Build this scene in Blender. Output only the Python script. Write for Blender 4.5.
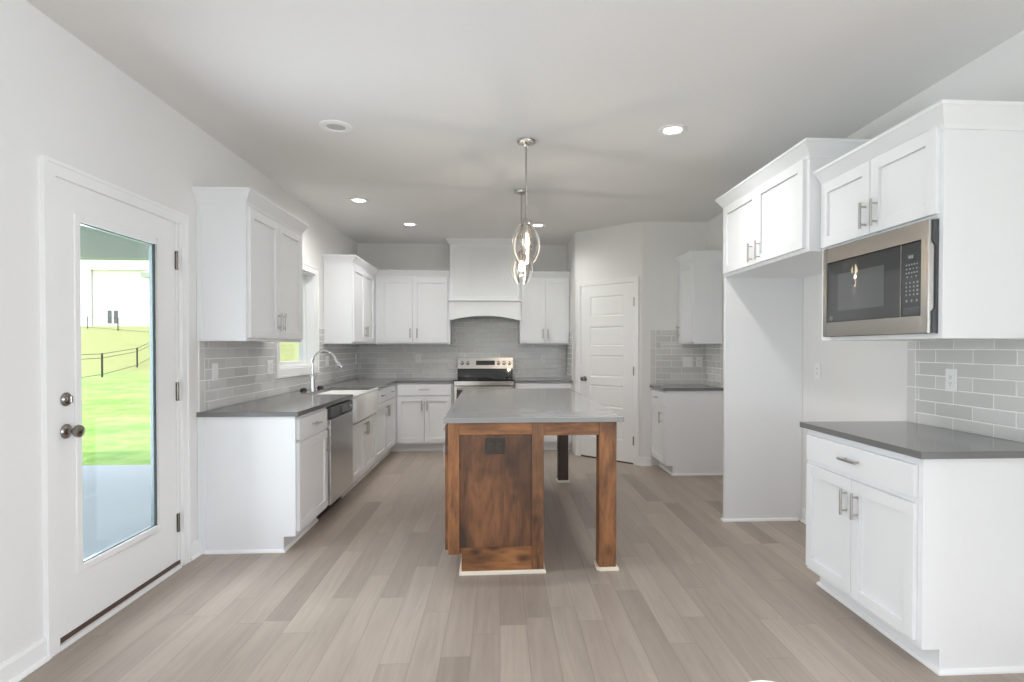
import bpy, bmesh, math, random
from mathutils import Vector, Matrix

random.seed(7)
C = bpy.context.scene.collection
for o in list(bpy.data.objects):
    bpy.data.objects.remove(o)

# ------------------------------------------------------------------ camera
CAM_H = 1.333
cam = bpy.data.cameras.new('camera')
cam.sensor_fit = 'HORIZONTAL'
cam.sensor_width = 36.0
cam.lens = 559.47 * 36.0 / 1024.0
cam.shift_x = (512 - 533.17) / 1024.0
cam.shift_y = (354.88 - 341) / 1024.0
cam.clip_start = 0.05
cam.clip_end = 500
cam_o = bpy.data.objects.new('camera', cam)
C.objects.link(cam_o)
cam_o.matrix_world = (Matrix.Translation((0, 0, CAM_H)) @ Matrix.Rotation(-0.0591, 4, 'Z')
                      @ Matrix.Rotation(math.pi / 2 - 0.0135, 4, 'X') @ Matrix.Rotation(0.0013, 4, 'Z'))
bpy.context.scene.camera = cam_o

# ------------------------------------------------------------------ world, sun, daylight, exposure
scn = bpy.context.scene
scn.view_settings.view_transform = 'Standard'
scn.view_settings.look = 'None'
scn.view_settings.gamma = 1
scn.view_settings.use_curve_mapping = False
scn.view_settings.exposure = 0.32
scn.cycles.use_denoising = True
scn.cycles.max_bounces = 14
scn.cycles.diffuse_bounces = 10
scn.cycles.glossy_bounces = 6
scn.cycles.transparent_max_bounces = 12
scn.cycles.caustics_reflective = False
scn.cycles.caustics_refractive = False
scn.cycles.sample_clamp_indirect = 6.0

world = bpy.data.worlds.new('sky')
scn.world = world
world.use_nodes = True
bg = world.node_tree.nodes['Background']
bg.inputs['Color'].default_value = (0.90, 0.96, 1.0, 1)
bg.inputs['Strength'].default_value = 2.0


def lamp(name, kind, loc, energy, color=(1, 1, 1), rot=None, **kw):
    l = bpy.data.lights.new(name, kind)
    l.energy = energy
    l.color = color
    for k, v in kw.items():
        setattr(l, k, v)
    o = bpy.data.objects.new(name, l)
    o.location = loc
    if rot:
        o.rotation_euler = rot
    C.objects.link(o)
    return o


lamp('sun', 'SUN', (0, 0, 20), 1.8, (1, 0.97, 0.9), (math.radians(-27), 0, math.radians(168)), angle=0.01)
# added daylight lamps at unseen windows put in behind the camera
REAR_Y = -6.2
SKY_W, GROUND_W = 11, 12
ADDED_EAST_WINDOWS = [(-4.9, -2.6), (-1.6, 0.9)]
EAST_X, EAST_SKY, EAST_GROUND = 5.6, 115, 60
ADDED_WEST_WINDOWS = [(-5.0, -3.0), (-2.0, 0.7)]
WEST_X, WEST_SKY, WEST_GROUND = -1.938, 8, 36
ADDED_REAR_WINDOWS = [(-1.35, 0.55), (1.25, 3.15), (3.6, 5.2)]
for x0, x1 in ADDED_REAR_WINDOWS:
    lamp('window_daylight', 'AREA', ((x0 + x1) / 2, REAR_Y - 0.3, 1.3), SKY_W, (0.80, 0.885, 1.0), (math.radians(90), 0, 0),
         shape='RECTANGLE', size=x1 - x0, size_y=1.8)
    # added lamp aimed upward, standing in for bounce off sunny ground
    lamp('ground_daylight', 'AREA', ((x0 + x1) / 2, REAR_Y - 0.75, 0.35), GROUND_W, (0.85, 0.915, 1.0), (math.radians(130), 0, 0),
         shape='RECTANGLE', size=x1 - x0, size_y=1.0)
for y0, y1 in ADDED_EAST_WINDOWS:
    lamp('window_daylight', 'AREA', (EAST_X + 0.3, (y0 + y1) / 2, 1.3), EAST_SKY, (0.80, 0.885, 1.0), (0, math.radians(90), 0),
         shape='RECTANGLE', size=1.8, size_y=y1 - y0)
    lamp('ground_daylight', 'AREA', (EAST_X + 0.75, (y0 + y1) / 2, 0.35), EAST_GROUND, (0.85, 0.915, 1.0), (0, math.radians(130), 0),
         shape='RECTANGLE', size=1.0, size_y=y1 - y0)
for y0, y1 in ADDED_WEST_WINDOWS:
    lamp('window_daylight', 'AREA', (WEST_X - 0.3, (y0 + y1) / 2, 1.3), WEST_SKY, (0.80, 0.885, 1.0), (0, math.radians(-90), 0),
         shape='RECTANGLE', size=1.8, size_y=y1 - y0)
    lamp('ground_daylight', 'AREA', (WEST_X - 0.75, (y0 + y1) / 2, 0.35), WEST_GROUND, (0.85, 0.915, 1.0), (0, math.radians(-130), 0),
         shape='RECTANGLE', size=1.0, size_y=y1 - y0)
# daylight through the glass door and the window over the sink
lamp('door_daylight', 'AREA', (-2.35, 3.0, 1.2), 38, (0.84, 0.93, 1.0), (0, math.radians(-90), 0), shape='RECTANGLE', size=1.6, size_y=0.7)

# ------------------------------------------------------------------ plan of the room
XL, XR, YB, ZC = -1.938, 2.328, 7.759, 2.749
PA, PB = Vector((0.93, 6.88)), Vector((1.595, 6.21))      # the pantry's diagonal wall
R_END = 1.35                                               # the kitchen's east wall stops here
X_FAR = EAST_X
M_LEFT = Matrix(((0, 1, 0, XL), (1, 0, 0, 0), (0, 0, 1, 0), (0, 0, 0, 1)))
M_BACK = Matrix(((1, 0, 0, 0), (0, -1, 0, YB), (0, 0, 1, 0), (0, 0, 0, 1)))
M_RIGHT = Matrix(((0, -1, 0, XR), (1, 0, 0, 0), (0, 0, 1, 0), (0, 0, 0, 1)))
M_WALL3 = Matrix(((1, 0, 0, 0), (0, -1, 0, 6.21), (0, 0, 1, 0), (0, 0, 0, 1)))
M_RETURN = Matrix(((0, -1, 0, 0.93), (1, 0, 0, 0), (0, 0, 1, 0), (0, 0, 0, 1)))
_t = (PB - PA).normalized()
M_DIAG = Matrix(((_t.x, _t.y, 0, PA.x), (_t.y, -_t.x, 0, PA.y), (0, 0, 1, 0), (0, 0, 0, 1)))
ID = Matrix.Identity(4)


# ------------------------------------------------------------------ materials
def nodes_of(name):
    m = bpy.data.materials.new(name)
    m.use_nodes = True
    nt = m.node_tree
    return m, nt, nt.nodes['Principled BSDF']


def N(nt, t, **kw):
    n = nt.nodes.new(t)
    for k, v in kw.items():
        if k.startswith('i_'):
            n.inputs[k[2:]].default_value = v
        elif k.startswith('n_'):
            n.inputs[int(k[2:])].default_value = v
        else:
            setattr(n, k, v)
    return n


def paint(name, col, rough=0.5, bump=0.0, bscale=120, metal=0.0, spec=0.5, coat=0.0):
    m, nt, p = nodes_of(name)
    p.inputs['Roughness'].default_value = rough
    p.inputs['Metallic'].default_value = metal
    p.inputs['Specular IOR Level'].default_value = spec
    p.inputs['Coat Weight'].default_value = coat
    tc = N(nt, 'ShaderNodeTexCoord')
    nz = N(nt, 'ShaderNodeTexNoise', i_Scale=bscale, i_Detail=3)
    nt.links.new(tc.outputs['Object'], nz.inputs['Vector'])
    r = N(nt, 'ShaderNodeValToRGB')
    r.color_ramp.elements[0].color = (*[c * 0.985 for c in col], 1)
    r.color_ramp.elements[1].color = (*[min(1, c * 1.015) for c in col], 1)
    nt.links.new(nz.outputs['Fac'], r.inputs['Fac'])
    nt.links.new(r.outputs['Color'], p.inputs['Base Color'])
    if bump:
        b = N(nt, 'ShaderNodeBump', i_Strength=bump, i_Distance=0.002)
        nt.links.new(nz.outputs['Fac'], b.inputs['Height'])
        nt.links.new(b.outputs['Normal'], p.inputs['Normal'])
    return m


def brushed(name, col, rough=0.28, axis=(1, 60, 60)):
    m, nt, p = nodes_of(name)
    p.inputs['Metallic'].default_value = 1
    p.inputs['Base Color'].default_value = (*col, 1)
    tc = N(nt, 'ShaderNodeTexCoord')
    mp = N(nt, 'ShaderNodeMapping')
    mp.inputs['Scale'].default_value = axis
    nz = N(nt, 'ShaderNodeTexNoise', i_Scale=8, i_Detail=4)
    nt.links.new(tc.outputs['Object'], mp.inputs['Vector'])
    nt.links.new(mp.outputs['Vector'], nz.inputs['Vector'])
    mr = N(nt, 'ShaderNodeMapRange')
    mr.inputs['To Min'].default_value = rough - 0.06
    mr.inputs['To Max'].default_value = rough + 0.06
    nt.links.new(nz.outputs['Fac'], mr.inputs['Value'])
    nt.links.new(mr.outputs['Result'], p.inputs['Roughness'])
    return m


def quartz(name, col, rough):
    m, nt, p = nodes_of(name)
    tc = N(nt, 'ShaderNodeTexCoord')
    nz = N(nt, 'ShaderNodeTexNoise', i_Scale=350, i_Detail=2)
    n2 = N(nt, 'ShaderNodeTexNoise', i_Scale=5, i_Detail=4)
    r = N(nt, 'ShaderNodeValToRGB')
    r.color_ramp.elements[0].position = 0.3
    r.color_ramp.elements[1].position = 0.7
    r.color_ramp.elements[0].color = (*[c * 0.9 for c in col], 1)
    r.color_ramp.elements[1].color = (*[c * 1.1 for c in col], 1)
    ad = N(nt, 'ShaderNodeMath', operation='ADD')
    hf = N(nt, 'ShaderNodeMath', operation='MULTIPLY', n_1=0.5)
    nt.links.new(tc.outputs['Object'], nz.inputs['Vector'])
    nt.links.new(tc.outputs['Object'], n2.inputs['Vector'])
    nt.links.new(nz.outputs['Fac'], ad.inputs[0])
    nt.links.new(n2.outputs['Fac'], ad.inputs[1])
    nt.links.new(ad.outputs[0], hf.inputs[0])
    nt.links.new(hf.outputs[0], r.inputs['Fac'])
    nt.links.new(r.outputs['Color'], p.inputs['Base Color'])
    p.inputs['Roughness'].default_value = rough
    return m


def glass(name, tint=(1, 1, 1), refl=1.0, ior=1.45):
    m = bpy.data.materials.new(name)
    m.use_nodes = True
    nt = m.node_tree
    nt.nodes.remove(nt.nodes['Principled BSDF'])
    out = nt.nodes['Material Output']
    fr = N(nt, 'ShaderNodeFresnel', i_IOR=ior)
    geo = N(nt, 'ShaderNodeNewGeometry')     # the far face of a pane reflects as little as the near one
    io = N(nt, 'ShaderNodeMix', data_type='FLOAT')
    io.inputs[2].default_value = ior
    io.inputs[3].default_value = 1 / ior
    nt.links.new(geo.outputs['Backfacing'], io.inputs[0])
    nt.links.new(io.outputs[0], fr.inputs['IOR'])
    ml = N(nt, 'ShaderNodeMath', operation='MULTIPLY', n_1=refl)
    tr = N(nt, 'ShaderNodeBsdfTransparent')
    tr.inputs['Color'].default_value = (*tint, 1)
    gl = N(nt, 'ShaderNodeBsdfGlossy')
    gl.inputs['Roughness'].default_value = 0.01
    mx = N(nt, 'ShaderNodeMixShader')
    nt.links.new(fr.outputs['Fac'], ml.inputs[0])
    nt.links.new(ml.outputs[0], mx.inputs['Fac'])
    nt.links.new(tr.outputs[0], mx.inputs[1])
    nt.links.new(gl.outputs[0], mx.inputs[2])
    nt.links.new(mx.outputs[0], out.inputs['Surface'])
    return m


def emit(name, col, strength):
    m, nt, p = nodes_of(name)
    p.inputs['Base Color'].default_value = (*col, 1)
    p.inputs['Emission Color'].default_value = (*col, 1)
    p.inputs['Emission Strength'].default_value = strength
    return m


def wood_stain(name, grain_axis='z', light=(0.42, 0.180, 0.066), dark=(0.105, 0.043, 0.018), blotch=(0.045, 0.022, 0.014), bl_amt=0.75, seed=0.0):
    m, nt, p = nodes_of(name)
    L = nt.links.new
    tc = N(nt, 'ShaderNodeTexCoord')
    mp = N(nt, 'ShaderNodeMapping')
    st = {'x': (1.1, 6, 6), 'y': (6, 1.1, 6), 'z': (6, 6, 1.1)}[grain_axis]
    mp.inputs['Scale'].default_value = st
    mp.inputs['Location'].default_value = (seed, seed * 1.7, seed * 0.6)
    L(tc.outputs['Object'], mp.inputs['Vector'])
    n1 = N(nt, 'ShaderNodeTexNoise', i_Scale=1.3, i_Detail=6, i_Roughness=0.55, i_Distortion=1.6)
    L(mp.outputs['Vector'], n1.inputs['Vector'])
    n2 = N(nt, 'ShaderNodeTexNoise', i_Scale=9, i_Detail=6, i_Roughness=0.7, i_Distortion=0.3)
    L(mp.outputs['Vector'], n2.inputs['Vector'])
    r = N(nt, 'ShaderNodeValToRGB')
    r.color_ramp.elements[0].position = 0.36
    r.color_ramp.elements[0].color = (*dark, 1)
    r.color_ramp.elements[1].position = 0.62
    r.color_ramp.elements[1].color = (*light, 1)
    mixf = N(nt, 'ShaderNodeMix', data_type='FLOAT')
    mixf.inputs[0].default_value = 0.35
    L(n1.outputs['Fac'], mixf.inputs[2])
    L(n2.outputs['Fac'], mixf.inputs[3])
    L(mixf.outputs[0], r.inputs['Fac'])
    # dark mineral blotches of knotty alder
    mp2 = N(nt, 'ShaderNodeMapping')
    mp2.inputs['Scale'].default_value = {'x': (2.6, 4.5, 4.5), 'y': (4.5, 2.6, 4.5), 'z': (4.5, 4.5, 2.6)}[grain_axis]
    mp2.inputs['Location'].default_value = (seed + 3.1, seed, seed)
    L(tc.outputs['Object'], mp2.inputs['Vector'])
    n3 = N(nt, 'ShaderNodeTexNoise', i_Scale=1.1, i_Detail=3, i_Distortion=0.8)
    L(mp2.outputs['Vector'], n3.inputs['Vector'])
    r3 = N(nt, 'ShaderNodeValToRGB')
    r3.color_ramp.elements[0].position = 0.46
    r3.color_ramp.elements[0].color = (0, 0, 0, 1)
    r3.color_ramp.elements[1].position = 0.68
    r3.color_ramp.elements[1].color = (bl_amt, bl_amt, bl_amt, 1)
    L(n3.outputs['Fac'], r3.inputs['Fac'])
    mx = N(nt, 'ShaderNodeMix', data_type='RGBA')
    L(r3.outputs['Color'], mx.inputs[0])
    L(r.outputs['Color'], mx.inputs[6])
    mx.inputs[7].default_value = (*blotch, 1)
    # knots
    vo = N(nt, 'ShaderNodeTexVoronoi', i_Scale=1.0)
    mp3 = N(nt, 'ShaderNodeMapping')
    mp3.inputs['Scale'].default_value = {'x': (4.0, 7, 7), 'y': (7, 4.0, 7), 'z': (7, 7, 4.0)}[grain_axis]
    mp3.inputs['Location'].default_value = (seed * 2 + 0.4, seed + 0.2, seed)
    L(tc.outputs['Object'], mp3.inputs['Vector'])
    L(mp3.outputs['Vector'], vo.inputs['Vector'])
    rk = N(nt, 'ShaderNodeValToRGB')
    rk.color_ramp.elements[0].position = 0.04
    rk.color_ramp.elements[0].color = (0.8, 0.8, 0.8, 1)
    rk.color_ramp.elements[1].position = 0.2
    rk.color_ramp.elements[1].color = (0, 0, 0, 1)
    L(vo.outputs['Distance'], rk.inputs['Fac'])
    mx2 = N(nt, 'ShaderNodeMix', data_type='RGBA')
    L(rk.outputs['Color'], mx2.inputs[0])
    L(mx.outputs[2], mx2.inputs[6])
    mx2.inputs[7].default_value = (0.03, 0.013, 0.008, 1)
    L(mx2.outputs[2], p.inputs['Base Color'])
    b = N(nt, 'ShaderNodeBump', i_Strength=0.12, i_Distance=0.002)
    L(n2.outputs['Fac'], b.inputs['Height'])
    L(b.outputs['Normal'], p.inputs['Normal'])
    p.inputs['Roughness'].default_value = 0.42
    return m


def plank_floor(name, width=0.127, length=1.05):
    m, nt, p = nodes_of(name)
    L = nt.links.new
    tc = N(nt, 'ShaderNodeTexCoord')
    sx = N(nt, 'ShaderNodeSeparateXYZ')
    L(tc.outputs['Object'], sx.inputs[0])

    def M(op, a, b=None):
        n = N(nt, 'ShaderNodeMath', operation=op)
        for i, v in enumerate((a, b)):
            if v is None:
                continue
            if isinstance(v, (int, float)):
                n.inputs[i].default_value = v
            else:
                L(v, n.inputs[i])
        return n.outputs[0]
    u = M('DIVIDE', sx.outputs['X'], width)
    row = M('FLOOR', u)
    fu = M('FRACT', u)
    wn = N(nt, 'ShaderNodeTexWhiteNoise', noise_dimensions='1D')
    L(row, wn.inputs['W'])
    v = M('ADD', M('DIVIDE', sx.outputs['Y'], length), M('MULTIPLY', wn.outputs['Value'], 9.37))
    col = M('FLOOR', v)
    fv = M('FRACT', v)
    cb = N(nt, 'ShaderNodeCombineXYZ')
    L(row, cb.inputs[0])
    L(col, cb.inputs[1])
    w2 = N(nt, 'ShaderNodeTexWhiteNoise', noise_dimensions='3D')
    L(cb.outputs[0], w2.inputs['Vector'])
    ramp = N(nt, 'ShaderNodeValToRGB')
    e = ramp.color_ramp.elements
    e[0].position = 0.0
    e[0].color = (0.281, 0.236, 0.201, 1)
    e[1].position = 1.0
    e[1].color = (0.416, 0.356, 0.306, 1)
    for pos, c in ((0.12, (0.335, 0.281, 0.238, 1)), (0.5, (0.364, 0.307, 0.260, 1)), (0.85, (0.391, 0.332, 0.282, 1))):
        k = e.new(pos)
        k.color = c
    L(w2.outputs['Value'], ramp.inputs['Fac'])
    # grain, shifted per plank
    off = N(nt, 'ShaderNodeVectorMath', operation='SCALE')
    off.inputs['Scale'].default_value = 13.0
    L(w2.outputs['Color'], off.inputs[0])
    av = N(nt, 'ShaderNodeVectorMath', operation='ADD')
    L(tc.outputs['Object'], av.inputs[0])
    L(off.outputs[0], av.inputs[1])
    mp = N(nt, 'ShaderNodeMapping')
    mp.inputs['Scale'].default_value = (26, 1.6, 1)
    L(av.outputs[0], mp.inputs['Vector'])
    g1 = N(nt, 'ShaderNodeTexNoise', i_Scale=1.0, i_Detail=8, i_Roughness=0.65, i_Distortion=1.2)
    L(mp.outputs['Vector'], g1.inputs['Vector'])
    mp2 = N(nt, 'ShaderNodeMapping')
    mp2.inputs['Scale'].default_value = (5, 0.9, 1)
    L(av.outputs[0], mp2.inputs['Vector'])
    g2 = N(nt, 'ShaderNodeTexNoise', i_Scale=1.0, i_Detail=3)
    L(mp2.outputs['Vector'], g2.inputs['Vector'])
    gm = N(nt, 'ShaderNodeMapRange')
    gm.inputs['From Min'].default_value = 0.25
    gm.inputs['From Max'].default_value = 0.75
    gm.inputs['To Min'].default_value = 0.84
    gm.inputs['To Max'].default_value = 1.12
    L(g1.outputs['Fac'], gm.inputs['Value'])
    gm2 = N(nt, 'ShaderNodeMapRange')
    gm2.inputs['From Min'].default_value = 0.3
    gm2.inputs['From Max'].default_value = 0.7
    gm2.inputs['To Min'].default_value = 0.92
    gm2.inputs['To Max'].default_value = 1.08
    L(g2.outputs['Fac'], gm2.inputs['Value'])
    f = M('MULTIPLY', gm.outputs['Result'], gm2.outputs['Result'])
    # seams
    ed = M('MINIMUM', M('MULTIPLY', M('MINIMUM', fu, M('SUBTRACT', 1.0, fu)), width), M('MULTIPLY', M('MINIMUM', fv, M('SUBTRACT', 1.0, fv)), length))
    seam = N(nt, 'ShaderNodeMapRange')
    seam.inputs['From Min'].default_value = 0.0006
    seam.inputs['From Max'].default_value = 0.0022
    seam.inputs['To Min'].default_value = 0.72
    seam.inputs['To Max'].default_value = 1.0
    L(ed, seam.inputs['Value'])
    f2 = M('MULTIPLY', f, seam.outputs['Result'])
    sc = N(nt, 'ShaderNodeVectorMath', operation='SCALE')
    L(ramp.outputs['Color'], sc.inputs[0])
    L(f2, sc.inputs['Scale'])
    L(sc.outputs[0], p.inputs['Base Color'])
    rr = N(nt, 'ShaderNodeMapRange')
    rr.inputs['To Min'].default_value = 0.38
    rr.inputs['To Max'].default_value = 0.52
    L(g1.outputs['Fac'], rr.inputs['Value'])
    L(rr.outputs['Result'], p.inputs['Roughness'])
    hb = M('ADD', M('MULTIPLY', g1.outputs['Fac'], 0.25), seam.outputs['Result'])
    b = N(nt, 'ShaderNodeBump', i_Strength=0.25, i_Distance=0.002)
    L(hb, b.inputs['Height'])
    L(b.outputs['Normal'], p.inputs['Normal'])
    return m


def grass_mat(name):
    m, nt, p = nodes_of(name)
    L = nt.links.new
    tc = N(nt, 'ShaderNodeTexCoord')
    n1 = N(nt, 'ShaderNodeTexNoise', i_Scale=0.55, i_Detail=6, i_Roughness=0.65)
    n2 = N(nt, 'ShaderNodeTexNoise', i_Scale=5, i_Detail=5, i_Roughness=0.8)
    L(tc.outputs['Object'], n1.inputs['Vector'])
    L(tc.outputs['Object'], n2.inputs['Vector'])
    sx = N(nt, 'ShaderNodeSeparateXYZ')
    L(tc.outputs['Object'], sx.inputs[0])
    mr = N(nt, 'ShaderNodeMapRange')       # the unmown field beyond the fence is yellower
    mr.inputs['From Min'].default_value = 27
    mr.inputs['From Max'].default_value = 33
    L(sx.outputs['Y'], mr.inputs['Value'])
    r = N(nt, 'ShaderNodeValToRGB')
    r.color_ramp.elements[0].position = 0.40
    r.color_ramp.elements[0].color = (0.15, 0.34, 0.05, 1)
    r.color_ramp.elements[1].position = 0.60
    r.color_ramp.elements[1].color = (0.38, 0.54, 0.15, 1)
    ad = N(nt, 'ShaderNodeMath', operation='ADD')
    hf = N(nt, 'ShaderNodeMath', operation='MULTIPLY', n_1=0.5)
    L(n1.outputs['Fac'], ad.inputs[0])
    L(n2.outputs['Fac'], ad.inputs[1])
    L(ad.outputs[0], hf.inputs[0])
    L(hf.outputs[0], r.inputs['Fac'])
    mx = N(nt, 'ShaderNodeMix', data_type='RGBA')
    L(mr.outputs['Result'], mx.inputs[0])
    L(r.outputs['Color'], mx.inputs[6])
    r2 = N(nt, 'ShaderNodeValToRGB')
    r2.color_ramp.elements[0].color = (0.21, 0.27, 0.075, 1)
    r2.color_ramp.elements[1].color = (0.38, 0.38, 0.16, 1)
    L(n2.outputs['Fac'], r2.inputs['Fac'])
    L(r2.outputs['Color'], mx.inputs[7])
    L(mx.outputs[2], p.inputs['Base Color'])
    p.inputs['Roughness'].default_value = 0.9
    return m


def tile_mat(name):
    """Glazed tile: each tile a shade of its own, the glaze slightly uneven."""
    m, nt, p = nodes_of(name)
    L = nt.links.new
    geo = N(nt, 'ShaderNodeNewGeometry')
    r = N(nt, 'ShaderNodeValToRGB')
    r.color_ramp.elements[0].color = (0.60, 0.595, 0.582, 1)
    r.color_ramp.elements[1].color = (0.70, 0.695, 0.68, 1)
    L(geo.outputs['Random Per Island'], r.inputs['Fac'])
    L(r.outputs['Color'], p.inputs['Base Color'])
    p.inputs['Roughness'].default_value = 0.16
    tc = N(nt, 'ShaderNodeTexCoord')
    nz = N(nt, 'ShaderNodeTexNoise', i_Scale=22, i_Detail=2)
    L(tc.outputs['Object'], nz.inputs['Vector'])
    b = N(nt, 'ShaderNodeBump', i_Strength=0.22, i_Distance=0.004)
    L(nz.outputs['Fac'], b.inputs['Height'])
    L(b.outputs['Normal'], p.inputs['Normal'])
    return m


def ceiling_mat(name):
    return paint(name, (0.80, 0.795, 0.788), 0.9, 0.35, 90)


MAT = dict(
    wall=paint('wall_paint', (0.785, 0.778, 0.77), 0.85, 0.08, 160),
    ceiling=ceiling_mat('ceiling_texture'),
    floor=plank_floor('oak_planks'),
    trim=paint('trim_paint', (0.86, 0.86, 0.86), 0.45),
    cabinet=paint('cabinet_paint', (0.815, 0.826, 0.842), 0.38),
    quartz_dark=quartz('dark_quartz', (0.178, 0.177, 0.176), 0.13),
    quartz_light=quartz('light_quartz', (0.33, 0.33, 0.33), 0.14),
    tile=tile_mat('glazed_tile'),
    grout=paint('grout', (0.90, 0.895, 0.88), 0.9),
    nickel=brushed('brushed_nickel', (0.50, 0.48, 0.46), 0.3),
    knob_metal=brushed('aged_nickel', (0.30, 0.275, 0.25), 0.22),
    cage=brushed('pale_nickel', (0.62, 0.60, 0.57), 0.35),  # nickel paled so the straps carry the bulb's light in their colour
    steel=brushed('brushed_steel', (0.50, 0.475, 0.445), 0.24, (90, 2, 90)),
    steel_dw=brushed('dishwasher_steel', (0.66, 0.67, 0.68), 0.3, (40, 40, 1.2)),
    chrome=paint('chrome', (0.78, 0.78, 0.79), 0.08, metal=1.0),
    blackglass=paint('black_glass', (0.012, 0.012, 0.013), 0.05, spec=0.6),
    mwglass=paint('smoked_glass', (0.055, 0.058, 0.058), 0.012, spec=0.9),
    mwpanel=paint('smoked_panel', (0.06, 0.065, 0.068), 0.10, spec=0.6),
    black=paint('black_plastic', (0.02, 0.02, 0.022), 0.4),
    charcoal=paint('charcoal_metal', (0.07, 0.075, 0.08), 0.35),
    plastic=paint('white_plastic', (0.85, 0.85, 0.85), 0.35),
    mark=paint('pale_print', (0.30, 0.30, 0.30), 0.5),
    slot=paint('outlet_slot', (0.06, 0.06, 0.06), 0.6),
    fireclay=paint('fireclay', (0.87, 0.87, 0.86), 0.14, spec=0.6),
    bronze=paint('oiled_bronze', (0.055, 0.042, 0.035), 0.35, metal=0.4),
    threshold=paint('bronze_threshold', (0.10, 0.06, 0.042), 0.4, metal=0.2),
    raw_pine=paint('pale_shoe_wood', (0.84, 0.76, 0.64), 0.6),
    glass=glass('window_glass'),
    clearglass=glass('lamp_glass', (0.98, 0.97, 0.95), 0.8),
    alder_v=wood_stain('alder_upright', 'z', seed=0.9),
    alder_panel=wood_stain('alder_panel', 'z', light=(0.25, 0.108, 0.046), dark=(0.075, 0.034, 0.018), bl_amt=0.9, seed=4.3),
    alder_h=wood_stain('alder_rail', 'x', bl_amt=0.4, seed=2.2),
    alder_leg=wood_stain('alder_leg', 'z', bl_amt=0.55, seed=7.7),
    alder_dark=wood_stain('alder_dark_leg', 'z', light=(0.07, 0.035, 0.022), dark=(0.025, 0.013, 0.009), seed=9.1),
    concrete=paint('patio_concrete', (0.46, 0.51, 0.60), 0.9, 0.4, 8),
    grass=grass_mat('lawn_grass'),
    siding=paint('pale_siding', (0.86, 0.86, 0.86), 0.8),
    eave=paint('eave_green_grey', (0.40, 0.45, 0.40), 0.8),
    porch=paint('porch_soffit', (0.55, 0.56, 0.54), 0.7),
    iron=paint('black_iron', (0.02, 0.02, 0.02), 0.5),
    far_window=paint('dark_window', (0.10, 0.11, 0.12), 0.15),
    downlight=emit('lit_downlight', (1.0, 0.95, 0.88), 9),
    bulb=emit('lit_bulb', (1.0, 0.82, 0.58), 6),
    display=emit('lit_display', (0.25, 0.33, 0.36), 0.05),
    chair=paint('white_shell', (0.86, 0.85, 0.84), 0.35),
)


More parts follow.
